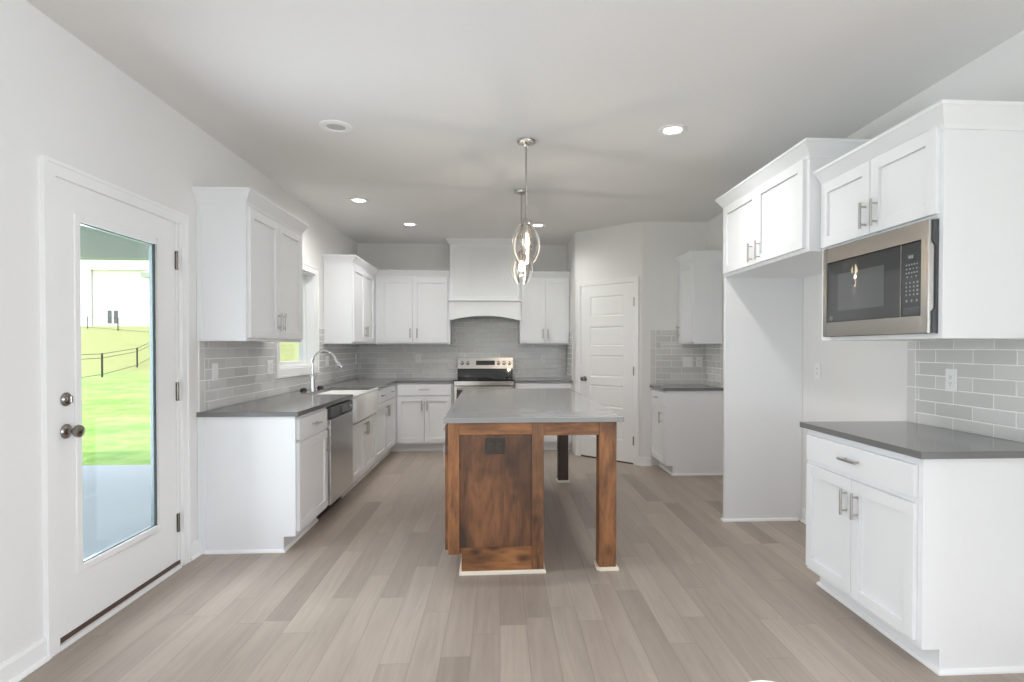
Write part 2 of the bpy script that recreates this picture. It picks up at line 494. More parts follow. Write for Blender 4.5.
# ------------------------------------------------------------------ mesh building
class MB:
    def __init__(self, M=ID):
        self.bm = bmesh.new()
        self.M = M

    def box(self, a0, a1, b0, b1, c0, c1):
        vs = [self.bm.verts.new((a, b, c)) for a in (a0, a1) for b in (b0, b1) for c in (c0, c1)]
        for f in ((0, 1, 3, 2), (4, 6, 7, 5), (0, 4, 5, 1), (2, 3, 7, 6), (0, 2, 6, 4), (1, 5, 7, 3)):
            self.bm.faces.new([vs[i] for i in f])
        return self

    def prism(self, pts, axis, lo, hi):
        """pts are the two other coordinates in order; the outline is swept along AXIS."""
        def put(p, w):
            q = list(p)
            q.insert(axis, w)
            return self.bm.verts.new(q)
        a = [put(p, lo) for p in pts]
        b = [put(p, hi) for p in pts]
        n = len(pts)
        self.bm.faces.new(a)
        self.bm.faces.new(b[::-1])
        for i in range(n):
            self.bm.faces.new((a[i], a[(i + 1) % n], b[(i + 1) % n], b[i]))
        return self

    def tube(self, path, r, seg=10, closed=False):
        path = [Vector(p) for p in path]
        rs = r if isinstance(r, (list, tuple)) else [r] * len(path)
        n = len(path)
        rings = []
        prev = None
        for i, p in enumerate(path):
            if closed:
                t = path[(i + 1) % n] - path[i - 1]
            else:
                t = path[min(i + 1, n - 1)] - path[max(i - 1, 0)]
            t.normalize()
            if prev is None:
                x = t.orthogonal().normalized()
            else:
                x = (prev - t * prev.dot(t)).normalized()
            prev = x
            y = t.cross(x)
            rings.append([self.bm.verts.new(p + (x * math.cos(2 * math.pi * k / seg) + y * math.sin(2 * math.pi * k / seg)) * rs[i]) for k in range(seg)])
        for i in range(n if closed else n - 1):
            A, B = rings[i], rings[(i + 1) % n]
            for k in range(seg):
                self.bm.faces.new((A[k], A[(k + 1) % seg], B[(k + 1) % seg], B[k]))
        if not closed:
            self.bm.faces.new(rings[0][::-1])
            self.bm.faces.new(rings[-1])
        return self

    def lathe(self, prof, o=(0, 0, 0), axis=(0, 0, 1), seg=28):
        """prof: (radius, height) along AXIS from O."""
        ax = Vector(axis).normalized()
        x = ax.orthogonal().normalized()
        y = ax.cross(x)
        o = Vector(o)
        rings = []
        for r, h in prof:
            if r < 1e-6:
                rings.append([self.bm.verts.new(o + ax * h)])
            else:
                rings.append([self.bm.verts.new(o + ax * h + (x * math.cos(2 * math.pi * k / seg) + y * math.sin(2 * math.pi * k / seg)) * r) for k in range(seg)])
        for A, B in zip(rings, rings[1:]):
            for k in range(seg):
                k2 = (k + 1) % seg
                if len(A) == 1 and len(B) == 1:
                    continue
                if len(A) == 1:
                    self.bm.faces.new((A[0], B[k2], B[k]))
                elif len(B) == 1:
                    self.bm.faces.new((A[k], A[k2], B[0]))
                else:
                    self.bm.faces.new((A[k], A[k2], B[k2], B[k]))
        for R, rev in ((rings[0], True), (rings[-1], False)):
            if len(R) > 1:
                self.bm.faces.new(R[::-1] if rev else R)
        return self

    def sweep(self, path, prof, side=1, z0=0.0):
        """a moulding: PROF (outward, z) carried along a plan PATH with mitred corners."""
        P = [Vector(p) for p in path]
        n = len(P)
        ds = [(P[i + 1] - P[i]).normalized() for i in range(n - 1)]
        nr = [Vector((d.y, -d.x)) * side for d in ds]
        rings = []
        for i in range(n):
            if i == 0:
                m = nr[0]
            elif i == n - 1:
                m = nr[-1]
            else:
                m = (nr[i - 1] + nr[i]).normalized()
                m = m / max(0.2, m.dot(nr[i]))
            rings.append([self.bm.verts.new((P[i].x + m.x * o, P[i].y + m.y * o, z0 + z)) for o, z in prof])
        k = len(prof)
        for A, B in zip(rings, rings[1:]):
            for j in range(k):
                self.bm.faces.new((A[j], A[(j + 1) % k], B[(j + 1) % k], B[j]))
        self.bm.faces.new(rings[0])
        self.bm.faces.new(rings[-1][::-1])
        return self

    def shaker(self, u0, u1, d0, d1, z0, z1, w=0.057, rec=0.013, mids=()):
        """a framed door or drawer front with a sunk flat panel; d1 is the face. mids: u of extra uprights."""
        bm = self.bm
        self.box(u0, u0 + w, d0, d1, z0, z1)
        self.box(u1 - w, u1, d0, d1, z0, z1)
        for m in mids:
            self.box(m - w / 2, m + w / 2, d0, d1, z0 + w, z1 - w)
        self.box(u0 + w, u1 - w, d0, d1, z0, z0 + w)
        self.box(u0 + w, u1 - w, d0, d1, z1 - w, z1)
        us = [u0 + w] + [v for m in mids for v in (m - w / 2, m + w / 2)] + [u1 - w]
        for a, b in zip(us[::2], us[1::2]):
            self.box(a, b, d0, d1 - rec, z0 + w, z1 - w)
        return self

    def build(self, name, mat, parent=None, loc=None, bev=0.0, smooth=False, mats=None, segs=1):
        bm = self.bm
        if bev:
            bmesh.ops.remove_doubles(bm, verts=bm.verts, dist=1e-6)
            bm.normal_update()
            es = [e for e in bm.edges if len(e.link_faces) == 2 and e.calc_face_angle(0) > 0.6]
            bmesh.ops.bevel(bm, geom=es, offset=bev, segments=segs, affect='EDGES', clamp_overlap=True, profile=0.5)
        bm.transform(self.M)
        bmesh.ops.recalc_face_normals(bm, faces=bm.faces)
        if parent is not None:
            loc = Vector(parent['_at'])
        elif loc is None:
            loc = Vector((0, 0, 0))
        loc = Vector(loc)
        bmesh.ops.translate(bm, verts=bm.verts, vec=-loc)
        me = bpy.data.meshes.new(name)
        bm.to_mesh(me)
        bm.free()
        for x in (mats or [mat]):
            me.materials.append(x if not isinstance(x, str) else MAT[x])
        if smooth:
            for f in me.polygons:
                f.use_smooth = True
            me.set_sharp_from_angle(angle=math.radians(38))
        o = bpy.data.objects.new(name, me)
        C.objects.link(o)
        o['_at'] = tuple(loc)
        if parent is not None:
            o.parent = parent
        else:
            o.location = loc
        return o


def thing(name, label, cat, loc, group=None):
    o = bpy.data.objects.new(name, None)
    o.empty_display_size = 0.1
    o.location = loc
    C.objects.link(o)
    o['_at'] = tuple(loc)
    o['label'] = label
    o['category'] = cat
    if group:
        o['group'] = group
    return o


def tag(o, label, cat, group=None):
    o['label'] = label
    o['category'] = cat
    if group:
        o['group'] = group
    return o


def struct(o):
    o['kind'] = 'structure'
    return o


def holder(name, loc):
    o = bpy.data.objects.new(name, None)
    o.location = loc
    C.objects.link(o)
    o['_at'] = tuple(loc)
    o['kind'] = 'structure'
    return o


# ------------------------------------------------------------------ the room shell
T = 0.16
b = MB()
b.box(XL - T, X_FAR + T, REAR_Y - T, YB + T, -0.15, 0.0)
struct(b.build('floor', 'floor'))
b = MB()
b.box(XL - T, X_FAR + T, REAR_Y - T, YB + T, ZC, ZC + 0.2)
struct(b.build('ceiling', 'ceiling'))

D0, D1, DZ = 2.54, 3.495, 2.085                # patio door opening
W0, W1, WZ0, WZ1 = 5.008, 5.99, 1.134, 2.09   # sink window opening
b = MB()
for y0, y1, z0, z1 in ((REAR_Y, -5.0, 0, ZC), (-5.0, -3.0, 0, 0.15), (-5.0, -3.0, 2.2, ZC), (-3.0, -2.0, 0, ZC), (-2.0, 0.7, 0, 0.15), (-2.0, 0.7, 2.2, ZC), (0.7, D0, 0, ZC), (D0, D1, DZ, ZC), (D1, W0, 0, ZC), (W0, W1, 0, WZ0), (W0, W1, WZ1, ZC), (W1, YB, 0, ZC)):
    b.box(XL - T, XL, y0, y1, z0, z1)
struct(b.build('wall_left', 'wall'))
struct(MB().box(XL - T, 0.93 + T, YB, YB + T, 0, ZC).build('wall_back', 'wall'))
struct(MB().box(XR, XR + T, R_END, 6.21 + T, 0, ZC).build('wall_right', 'wall'))
b = MB()
b.prism([(0.93, YB), (PA.x, PA.y), (PB.x, PB.y), (XR, 6.21), (XR, 6.31), (PB.x + 0.04, 6.31), (PA.x + 0.1, PA.y + 0.04), (1.03, YB)], 2, 0, ZC)
struct(b.build('wall_pantry', 'wall'))
b = MB()
ys = REAR_Y
for y0, y1 in ADDED_EAST_WINDOWS:
    b.box(X_FAR, X_FAR + T, ys, y0, 0, ZC)
    b.box(X_FAR, X_FAR + T, y0, y1, 0, 0.15)
    b.box(X_FAR, X_FAR + T, y0, y1, 2.2, ZC)
    ys = y1
b.box(X_FAR, X_FAR + T, ys, R_END, 0, ZC)
struct(b.build('wall_east', 'wall'))
for i, (wx, (y0, y1)) in enumerate([(X_FAR, w) for w in ADDED_EAST_WINDOWS] + [(XL - T - 0.02, w) for w in ADDED_WEST_WINDOWS]):  # unseen side windows, added to bring more light into the room
    b = MB()
    for a0, a1, c0, c1 in ((y0, y0 + 0.05, 0.15, 2.2), (y1 - 0.05, y1, 0.15, 2.2), (y0, y1, 0.15, 0.2), (y0, y1, 2.15, 2.2), ((y0 + y1) / 2 - 0.03, (y0 + y1) / 2 + 0.03, 0.15, 2.2)):
        b.box(wx + 0.06, wx + 0.12, a0, a1, c0, c1)
    w = struct(b.build('window_%d' % (i + 5), 'trim'))
    MB().box(wx + 0.088, wx + 0.092, y0 + 0.04, y1 - 0.04, 0.19, 2.16).build('pane', 'glass', w)
struct(MB().box(XR + T, X_FAR + T, R_END, R_END + T, 0, ZC).build('wall_living', 'wall'))
b = MB()
xs = XL - T
for x0, x1 in ADDED_REAR_WINDOWS:
    b.box(xs, x0, REAR_Y - T, REAR_Y, 0, ZC)
    b.box(x0, x1, REAR_Y - T, REAR_Y, 0, 0.15)
    b.box(x0, x1, REAR_Y - T, REAR_Y, 2.2, ZC)
    xs = x1
b.box(xs, X_FAR + T, REAR_Y - T, REAR_Y, 0, ZC)
struct(b.build('wall_rear', 'wall'))
for i, (x0, x1) in enumerate(ADDED_REAR_WINDOWS):  # unseen rear windows, added for the light from behind the camera
    b = MB()
    for a0, a1, c0, c1 in ((x0, x0 + 0.05, 0.15, 2.2), (x1 - 0.05, x1, 0.15, 2.2), (x0, x1, 0.15, 0.2), (x0, x1, 2.15, 2.2), ((x0 + x1) / 2 - 0.03, (x0 + x1) / 2 + 0.03, 0.15, 2.2)):
        b.box(a0, a1, REAR_Y - 0.12, REAR_Y - 0.06, c0, c1)
    w = struct(b.build('window_%d' % (i + 2), 'trim'))
    MB().box(x0 + 0.04, x1 - 0.04, REAR_Y - 0.092, REAR_Y - 0.088, 0.19, 2.16).build('pane', 'glass', w)

BASE_P = [(0, 0), (0.014, 0), (0.014, 0.085), (0.009, 0.1), (0, 0.1)]
SHOE = [(0.014, 0), (0.026, 0), (0.026, 0.006), (0.02, 0.017), (0.014, 0.02)]


def baseboard(name, path, side):
    b = MB()
    b.sweep(path, BASE_P, side)
    b.sweep(path, SHOE, side)
    return struct(b.build(name, 'trim'))


baseboard('baseboard_left', [(XL, 0.72), (XL, 2.482)], 1)
baseboard('baseboard_left_end', [(XL, 3.585), (XL, 3.70)], 1)
tq = M_DIAG @ Vector((0.905, 0, 0))
tp = M_DIAG @ Vector((0.025, 0, 0))
baseboard('baseboard_pantry', [(tq.x, tq.y), (PB.x, PB.y), (1.70, 6.21)], 1)
baseboard('baseboard_right', [(XR, 4.15), (XR, 3.06)], 1)
baseboard('baseboard_rear', [(X_FAR, REAR_Y), (XL, REAR_Y)], 1)


# ---- casings
def casing(name, M, u0, u1, z0, z1, w, four=False, t=0.018):
    b = MB(M)
    b.box(u0, u0 + w, 0, t, z0, z1)
    b.box(u1 - w, u1, 0, t, z0, z1)
    b.box(u0 + w, u1 - w, 0, t, z1 - w, z1)
    if four:
        b.box(u0 + w, u1 - w, 0, t, z0, z0 + w)
    # a raised outer band
    e = 0.016
    b.box(u0, u0 + e, t, t + 0.005, z0, z1)
    b.box(u1 - e, u1, t, t + 0.005, z0, z1)
    b.box(u0 + e, u1 - e, t, t + 0.005, z1 - e, z1)
    if four:
        b.box(u0 + e, u1 - e, t, t + 0.005, z0, z0 + e)
    return struct(b.build(name, 'trim'))


casing('trim_1', M_LEFT, 2.482, 3.578, 0, 2.14, 0.066)
casing('trim_2', M_LEFT, 4.936, 6.062, 1.062, 2.162, 0.072, True)
casing('trim_3', M_DIAG, 0.03, 0.905, 0, 2.135, 0.058)

# ---- the glazed patio door (hinged on the far side)
S0, S1, SZ0, SZ1 = 2.554, 3.468, 0.045, 2.075
G0, G1, GZ0, GZ1 = 2.70, 3.275, 0.325, 1.908
b = MB(M_LEFT)
for u0, u1, z0, z1 in ((S0, G0, SZ0, SZ1), (G1, S1, SZ0, SZ1), (G0, G1, SZ0, GZ0), (G0, G1, GZ1, SZ1)):
    b.box(u0, u1, -0.018, 0.0, z0, z1)
k = 0.04
for u0, u1, z0, z1 in ((S0, G0 - k, SZ0, SZ1), (G1 + k, S1, SZ0, SZ1), (G0 - k, G1 + k, SZ0, GZ0 - k), (G0 - k, G1 + k, GZ1 + k, SZ1)):
    b.box(u0, u1, -0.044, -0.018, z0, z1)
door = struct(b.build('door_1', 'trim', loc=(XL, S0, 0)))
b = MB(M_LEFT)
e = 0.034
for u0, u1, z0, z1 in ((G0 - e, G0, GZ0 - e, GZ1 + e), (G1, G1 + e, GZ0 - e, GZ1 + e), (G0, G1, GZ0 - e, GZ0), (G0, G1, GZ1, GZ1 + e)):
    b.box(u0, u1, 0.0, 0.009, z0, z1)
b.build('glass_frame', 'trim', door, bev=0.003)
MB(M_LEFT).box(G0, G1, -0.012, -0.006, GZ0, GZ1).build('glass_pane', 'glass', door)
b = MB(M_LEFT)
for u0, u1, z0, z1 in ((G0, G0 + 0.006, GZ0, GZ1), (G1 - 0.024, G1, GZ0, GZ1), (G0, G1, GZ0, GZ0 + 0.006), (G0, G1, GZ1 - 0.006, GZ1)):
    b.box(u0, u1, -0.0185, -0.002, z0, z1)
b.build('glass_seal', paint('grey_seal', (0.13, 0.17, 0.18), 0.35), door)
kn = MB(M_LEFT).lathe([(0.033, 0), (0.033, 0.004), (0.027, 0.010), (0.013, 0.014), (0.011, 0.03), (0.016, 0.036), (0.026, 0.045), (0.029, 0.055), (0.026, 0.064), (0.016, 0.069), (0, 0.07)], (2.616, 0, 0.955), (0, 1, 0))
kn.build('knob', 'knob_metal', door, smooth=True)
db = MB(M_LEFT).lathe([(0.031, 0), (0.031, 0.006), (0.024, 0.013), (0.02, 0.015), (0, 0.015)], (2.616, 0, 1.098), (0, 1, 0))
dbo = db.build('deadbolt', 'knob_metal', door, smooth=True)
MB(M_LEFT).box(2.609, 2.623, 0.014, 0.030, 1.082, 1.114).build('thumb_turn', 'knob_metal', dbo, bev=0.003)
MB(M_LEFT).box(2.541, 2.5535, -0.006, 0.004, 1.04, 1.155).build('strike_plate', 'knob_metal', door)
for hz in (1.85, 1.065, 0.275):
    b = MB(M_LEFT)
    b.box(S1 - 0.004, S1 + 0.03, -0.002, 0.003, hz - 0.055, hz + 0.055)
    b.tube([(S1 + 0.006, 0.008, hz - 0.055), (S1 + 0.006, 0.008, hz + 0.055)], 0.0075, 8)
    b.build('hinge', 'knob_metal', door, smooth=True)
b = MB(M_LEFT)
b.box(D0, S0 - 0.003, -0.10, 0.0, 0, DZ)
b.box(S1 + 0.004, D1, -0.10, 0.0, 0, DZ)
b.box(S0 - 0.003, S1 + 0.004, -0.10, 0.0, SZ1 + 0.004, DZ)
b.box(S0 - 0.003, S0 + 0.015, -0.06, -0.046, 0, SZ1 + 0.004)
b.box(S1 - 0.012, S1 + 0.004, -0.06, -0.046, 0, SZ1 + 0.004)
struct(b.build('trim_4', 'trim'))
struct(MB(M_LEFT).box(D0, D1, -0.15, 0.004, 0.004, 0.043).build('trim_5', 'threshold'))
struct(MB(M_LEFT).box(D0 + 0.01, D1 - 0.01, 0.004, 0.02, 0.0, 0.022).build('trim_6', 'trim'))

# ---- the window over the sink
b = MB(M_LEFT)
for u0, u1, z0, z1 in ((W0, W0 + 0.018, WZ0, WZ1), (W1 - 0.018, W1, WZ0, WZ1), (W0, W1, WZ0, WZ0 + 0.018), (W0, W1, WZ1 - 0.018, WZ1)):
    b.box(u0, u1, -T, 0.0, z0, z1)
win = struct(b.build('window_1', 'trim', loc=(XL, W0, WZ0)))
b = MB(M_LEFT)
for u0, u1, z0, z1 in ((W0 + 0.018, W0 + 0.06, WZ0 + 0.018, WZ1 - 0.018), (W1 - 0.06, W1 - 0.018, WZ0 + 0.018, WZ1 - 0.018), (W0 + 0.06, W1 - 0.06, WZ0 + 0.018, WZ0 + 0.06), (W0 + 0.06, W1 - 0.06, WZ1 - 0.06, WZ1 - 0.018)):
    b.box(u0, u1, -0.12, -0.075, z0, z1)
b.build('sash', 'plastic', win, bev=0.003)
MB(M_LEFT).box(W0 + 0.055, W1 - 0.055, -0.10, -0.096, WZ0 + 0.055, WZ1 - 0.055).build('glass_pane', 'glass', win)

# ---- the pantry door: five stacked panels
PD0, PD1, PDZ0, PDZ1 = 0.096, 0.842, 0.018, 2.072
b = MB(M_DIAG)
st = 0.135
pz = [PDZ0 + 0.235]
rows = [(0.255, 0.535), (0.620, 0.890), (0.978, 1.244), (1.345, 1.585), (1.699, 1.945)]
d0, d1 = 0.0, 0.012
b.box(PD0, PD0 + st, d0, d1, PDZ0, PDZ1)
b.box(PD1 - st, PD1, d0, d1, PDZ0, PDZ1)
prev = PDZ0
for z0, z1 in rows:
    b.box(PD0 + st, PD1 - st, d0, d1, prev, z0)
    prev = z1
b.box(PD0 + st, PD1 - st, d0, d1, prev, PDZ1)
for z0, z1 in rows:
    a0, a1 = PD0 + st, PD1 - st
    q = 0.018
    # sloping sticking down to a raised flat field
    o4 = [b.bm.verts.new(v) for v in ((a0, d1, z0), (a1, d1, z0), (a1, d1, z1), (a0, d1, z1))]
    i4 = [b.bm.verts.new(v) for v in ((a0 + q, 0.003, z0 + q), (a1 - q, 0.003, z0 + q), (a1 - q, 0.003, z1 - q), (a0 + q, 0.003, z1 - q))]
    q2 = q + 0.012
    f4 = [b.bm.verts.new(v) for v in ((a0 + q2, 0.007, z0 + q2), (a1 - q2, 0.007, z0 + q2), (a1 - q2, 0.007, z1 - q2), (a0 + q2, 0.007, z1 - q2))]
    for k in range(4):
        b.bm.faces.new((o4[k], o4[(k + 1) % 4], i4[(k + 1) % 4], i4[k]))
        b.bm.faces.new((i4[k], i4[(k + 1) % 4], f4[(k + 1) % 4], f4[k]))
    b.bm.faces.new(f4)
pl = M_DIAG @ Vector((PD0, 0, 0))
pdoor = struct(b.build('door_2', 'trim', loc=pl))
MB(M_DIAG).lathe([(0.03, 0.012), (0.03, 0.016), (0.024, 0.022), (0.011, 0.026), (0.011, 0.042), (0.022, 0.05), (0.028, 0.062), (0.024, 0.074), (0, 0.078)], (0.158, 0, 0.952), (0, 1, 0)).build('knob', 'knob_metal', pdoor, smooth=True)
for hz in (1.85, 1.065, 0.27):
    b = MB(M_DIAG)
    b.box(PD1 - 0.004, PD1 + 0.02, 0.010, 0.014, hz - 0.05, hz + 0.05)
    b.tube([(PD1 + 0.004, 0.018, hz - 0.05), (PD1 + 0.004, 0.018, hz + 0.05)], 0.007, 8)
    b.build('hinge', 'knob_metal', pdoor, smooth=True)
b = MB(M_DIAG)
b.box(0.088, PD0 - 0.002, 0.0, 0.014, 0, 2.078)
b.box(PD1 + 0.002, PD1 + 0.008, 0.0, 0.008, 0, 2.078)
struct(b.build('trim_7', 'trim'))
struct(MB(M_DIAG).box(PD0, PD1, 0.0, 0.008, 0.0, 0.017).build('trim_8', 'threshold'))


# ------------------------------------------------------------------ cabinets
CROWN = [(0, -0.094), (0.006, -0.094), (0.009, -0.076), (0.046, -0.020), (0.053, -0.014), (0.053, 0), (0, 0)]
TOP = 2.343


def handle(M, parent, u, d, z, length=0.125, horizontal=False):
    b = MB(M)
    h = length / 2
    if horizontal:
        b.tube([(u - h, d + 0.031, z), (u + h, d + 0.031, z)], 0.0066, 10)
        for s in (-1, 1):
            b.tube([(u + s * (h - 0.02), d - 0.001, z), (u + s * (h - 0.02), d + 0.03, z)], 0.0048, 8)
    else:
        b.tube([(u, d + 0.031, z - h), (u, d + 0.031, z + h)], 0.0066, 10)
        for s in (-1, 1):
            b.tube([(u, d - 0.001, z + s * (h - 0.02)), (u, d + 0.03, z + s * (h - 0.02))], 0.0048, 8)
    return b.build('handle', 'nickel', parent, smooth=True)


def add_door(M, t, u0, u1, d, z0, z1, hu=None, hz=None, w=0.057):
    o = MB(M).shaker(u0, u1, d, d + 0.02, z0, z1, w).build('door', 'cabinet', t, bev=0.0015)
    if hu is not None:
        handle(M, o, hu, d + 0.02, hz)
    return o


def add_drawer(M, t, u0, u1, d, z0, z1, hl=0.125):
    o = MB(M).box(u0, u1, d, d + 0.02, z0, z1).build('drawer', 'cabinet', t, bev=0.003, segs=2)
    handle(M, o, (u0 + u1) / 2, d + 0.02, (z0 + z1) / 2 + 0.004, hl, True)
    return o


def at(M, u, d, z):
    return tuple(M @ Vector((u, d, z)))


BASE_PROFILE = [(0.002, 0), (0.534, 0), (0.534, 0.102), (0.61, 0.102), (0.61, 0.883), (0.002, 0.883)]


def base_body(M, t, u0, u1, D=0.61, name='body'):
    k = D - 0.61
    prof = [(a + (k if a > 0.1 else 0), z) for a, z in BASE_PROFILE]
    return MB(M).prism(prof, 0, u0, u1).build(name, 'cabinet', t, bev=0.001)


def shoe(M, t, path, side):
    return MB(M).sweep(path, [(0, 0), (0.014, 0), (0.014, 0.008), (0.008, 0.018), (0, 0.02)], side).build('shoe_moulding', 'trim', t)


def wall_body(M, t, u0, u1, D, z0, z1):
    return MB(M).box(u0, u1, 0.002, D, z0, z1).build('body', 'cabinet', t, bev=0.001)


def crown(M, t, path, side, top=TOP, prof=CROWN):
    return MB(M).sweep(path, prof, side, top).build('crown_moulding', 'cabinet', t)


# ---- run under the window, from the patio door to the corner
t = thing('base_cabinet', 'white base cabinet, one drawer over one door, nearest the patio door', 'cabinet', at(M_LEFT, 3.708, 0.3, 0))
base_body(M_LEFT, t, 3.708, 4.36)
add_drawer(M_LEFT, t, 3.735, 4.325, 0.61, 0.725, 0.862)
add_door(M_LEFT, t, 3.735, 4.325, 0.61, 0.125, 0.705, 4.29, 0.60)
MB(M_LEFT).box(3.699, 3.7078, 0.002, 0.045, 0.0, 0.883).build('scribe_strip', 'cabinet', t)
shoe(M_LEFT, t, [(3.708, 0.046), (3.708, 0.534), (4.36, 0.534)], -1)

t = thing('dishwasher', 'stainless steel dishwasher with a dark control strip below the grey counter', 'dishwasher', at(M_LEFT, 4.7, 0.3, 0))
MB(M_LEFT).box(4.368, 5.022, 0.05, 0.60, 0.10, 0.872).build('tub', 'charcoal', t)
dd = MB(M_LEFT).box(4.372, 5.018, 0.60, 0.640, 0.115, 0.775).build('door', 'steel_dw', t, bev=0.005, segs=2)
cp = MB(M_LEFT).box(4.372, 5.018, 0.60, 0.640, 0.782, 0.868).build('control_panel', 'charcoal', t, bev=0.005, segs=2)
MB(M_LEFT).box(4.66, 4.84, 0.639, 0.6425, 0.795, 0.852).build('display_window', 'blackglass', cp)
MB(M_LEFT).lathe([(0.016, 0), (0.016, 0.006), (0.012, 0.009), (0, 0.009)], (4.93, 0.639, 0.824), (0, 1, 0), 16).build('button', 'chrome', cp, smooth=True)
MB(M_LEFT).box(4.38, 5.01, 0.50, 0.53, 0.0, 0.112).build('toe_plate', 'black', t)

t = thing('base_cabinet', 'white two-door base cabinet under the apron-front sink', 'cabinet', at(M_LEFT, 5.5, 0.3, 0))
MB(M_LEFT).prism([(0.002, 0), (0.534, 0), (0.534, 0.102), (0.61, 0.102), (0.61, 0.655), (0.002, 0.655)], 0, 5.03, 5.965).build('body', 'cabinet', t, bev=0.001)
add_door(M_LEFT, t, 5.045, 5.497, 0.61, 0.125, 0.632, 5.465, 0.55)
add_door(M_LEFT, t, 5.501, 5.953, 0.61, 0.125, 0.632, 5.533, 0.55)
shoe(M_LEFT, t, [(5.03, 0.534), (5.965, 0.534)], -1)

t = thing('base_cabinet', 'white base cabinet with two drawers over two doors between sink and room corner', 'cabinet', at(M_LEFT, 6.5, 0.3, 0))
base_body(M_LEFT, t, 5.967, 7.14)
add_drawer(M_LEFT, t, 5.985, 6.535, 0.61, 0.725, 0.862, 0.11)
add_drawer(M_LEFT, t, 6.545, 7.095, 0.61, 0.725, 0.862, 0.11)
add_door(M_LEFT, t, 5.985, 6.538, 0.61, 0.125, 0.705, 6.505, 0.60)
add_door(M_LEFT, t, 6.542, 7.095, 0.61, 0.125, 0.705, 6.575, 0.60)
MB(M_LEFT).box(7.1405, 7.224, 0.3, 0.534, 0.0, 0.102).build('toe_board', 'cabinet', t)
shoe(M_LEFT, t, [(5.967, 0.534), (7.20, 0.534)], -1)

# ---- back run
t = thing('base_cabinet', 'white base cabinet, wide drawer over two doors, between room corner and range', 'cabinet', at(M_BACK, -0.95, 0.3, 0))
base_body(M_BACK, t, XL + 0.612, -0.592)
add_drawer(M_BACK, t, -1.29, -0.615, 0.61, 0.725, 0.866)
add_door(M_BACK, t, -1.29, -0.955, 0.61, 0.125, 0.705, -0.985, 0.60)
add_door(M_BACK, t, -0.950, -0.615, 0.61, 0.125, 0.705, -0.92, 0.60)
MB(M_BACK).box(XL + 0.5345, XL + 0.6115, 0.3, 0.534, 0.0, 0.102).build('toe_board', 'cabinet', t)
shoe(M_BACK, t, [(XL + 0.535, 0.534), (-0.592, 0.534)], -1)

t = thing('base_cabinet', 'white base cabinet between the range and the pantry wall, mostly behind the island', 'cabinet', at(M_BACK, 0.55, 0.3, 0))
base_body(M_BACK, t, 0.187, 0.928)
add_drawer(M_BACK, t, 0.205, 0.905, 0.61, 0.725, 0.866)
add_door(M_BACK, t, 0.205, 0.552, 0.61, 0.125, 0.705, 0.522, 0.60)
add_door(M_BACK, t, 0.557, 0.905, 0.61, 0.125, 0.705, 0.587, 0.60)
shoe(M_BACK, t, [(0.187, 0.534), (0.928, 0.534)], -1)

# ---- small run by the pantry
t = thing('base_cabinet', 'narrow white base cabinet with a drawer and door beside the pantry door', 'cabinet', at(M_RIGHT, 5.95, 0.3, 0))
base_body(M_RIGHT, t, 5.712, 6.205)
add_drawer(M_RIGHT, t, 5.725, 6.18, 0.61, 0.725, 0.862, 0.11)
add_door(M_RIGHT, t, 5.725, 6.18, 0.61, 0.125, 0.705, 5.78, 0.60)
shoe(M_RIGHT, t, [(5.712, 0.002), (5.712, 0.534), (6.18, 0.534)], -1)

# ---- near run under the microwave
t = thing('base_cabinet', 'large white base cabinet with drawer and two doors below the microwave', 'cabinet', at(M_RIGHT, 2.6, 0.3, 0))
base_body(M_RIGHT, t, 2.168, 3.022)
add_drawer(M_RIGHT, t, 2.196, 3.004, 0.61, 0.715, 0.852, 0.135)
add_door(M_RIGHT, t, 2.196, 2.604, 0.61, 0.125, 0.692, 2.556, 0.578)
add_door(M_RIGHT, t, 2.608, 3.004, 0.61, 0.125, 0.692, 2.640, 0.578)
shoe(M_RIGHT, t, [(2.168, 0.002), (2.168, 0.534), (3.022, 0.534), (3.022, 0.002)], -1)

# ---- wall cabinets
t = thing('wall_cabinet', 'white two-door wall cabinet between the patio door and the sink window', 'cabinet', at(M_LEFT, 4.2, 0, 1.372))
wall_body(M_LEFT, t, 3.708, 4.713, 0.305, 1.372, TOP - 0.003)
MB(M_LEFT).box(3.70, 3.7078, 0.002, 0.032, 1.372, 2.249).build('scribe_strip', 'cabinet', t)
add_door(M_LEFT, t, 3.735, 4.205, 0.305, 1.392, 2.236, 4.172, 1.515)
add_door(M_LEFT, t, 4.210, 4.688, 0.305, 1.392, 2.236, 4.245, 1.515)
crown(M_LEFT, t, [(3.708, 0.002), (3.708, 0.305), (4.713, 0.305), (4.713, 0.002)], -1)

t = thing('wall_cabinet', 'white two-door wall cabinet between the sink window and the room corner', 'cabinet', at(M_LEFT, 6.8, 0, 1.372))
wall_body(M_LEFT, t, 6.285, YB - 0.002, 0.305, 1.372, TOP - 0.003)
add_door(M_LEFT, t, 6.31, 6.80, 0.305, 1.392, 2.236, 6.768, 1.515)
add_door(M_LEFT, t, 6.806, 7.30, 0.305, 1.392, 2.236, 6.838, 1.515)
crown(M_LEFT, t, [(6.285, 0.002), (6.285, 0.305), (YB - 0.34, 0.305)], -1)

t = thing('wall_cabinet', 'white two-door wall cabinet on the back wall between corner and range hood', 'cabinet', at(M_BACK, -1.1, 0, 1.372))
wall_body(M_BACK, t, XL + 0.308, -0.658, 0.305, 1.372, TOP - 0.003)
add_door(M_BACK, t, -1.565, -1.146, 0.305, 1.392, 2.236, -1.178, 1.515)
add_door(M_BACK, t, -1.140, -0.690, 0.305, 1.392, 2.236, -1.088, 1.515)
crown(M_BACK, t, [(XL + 0.308, 0.305), (-0.662, 0.305)], -1)

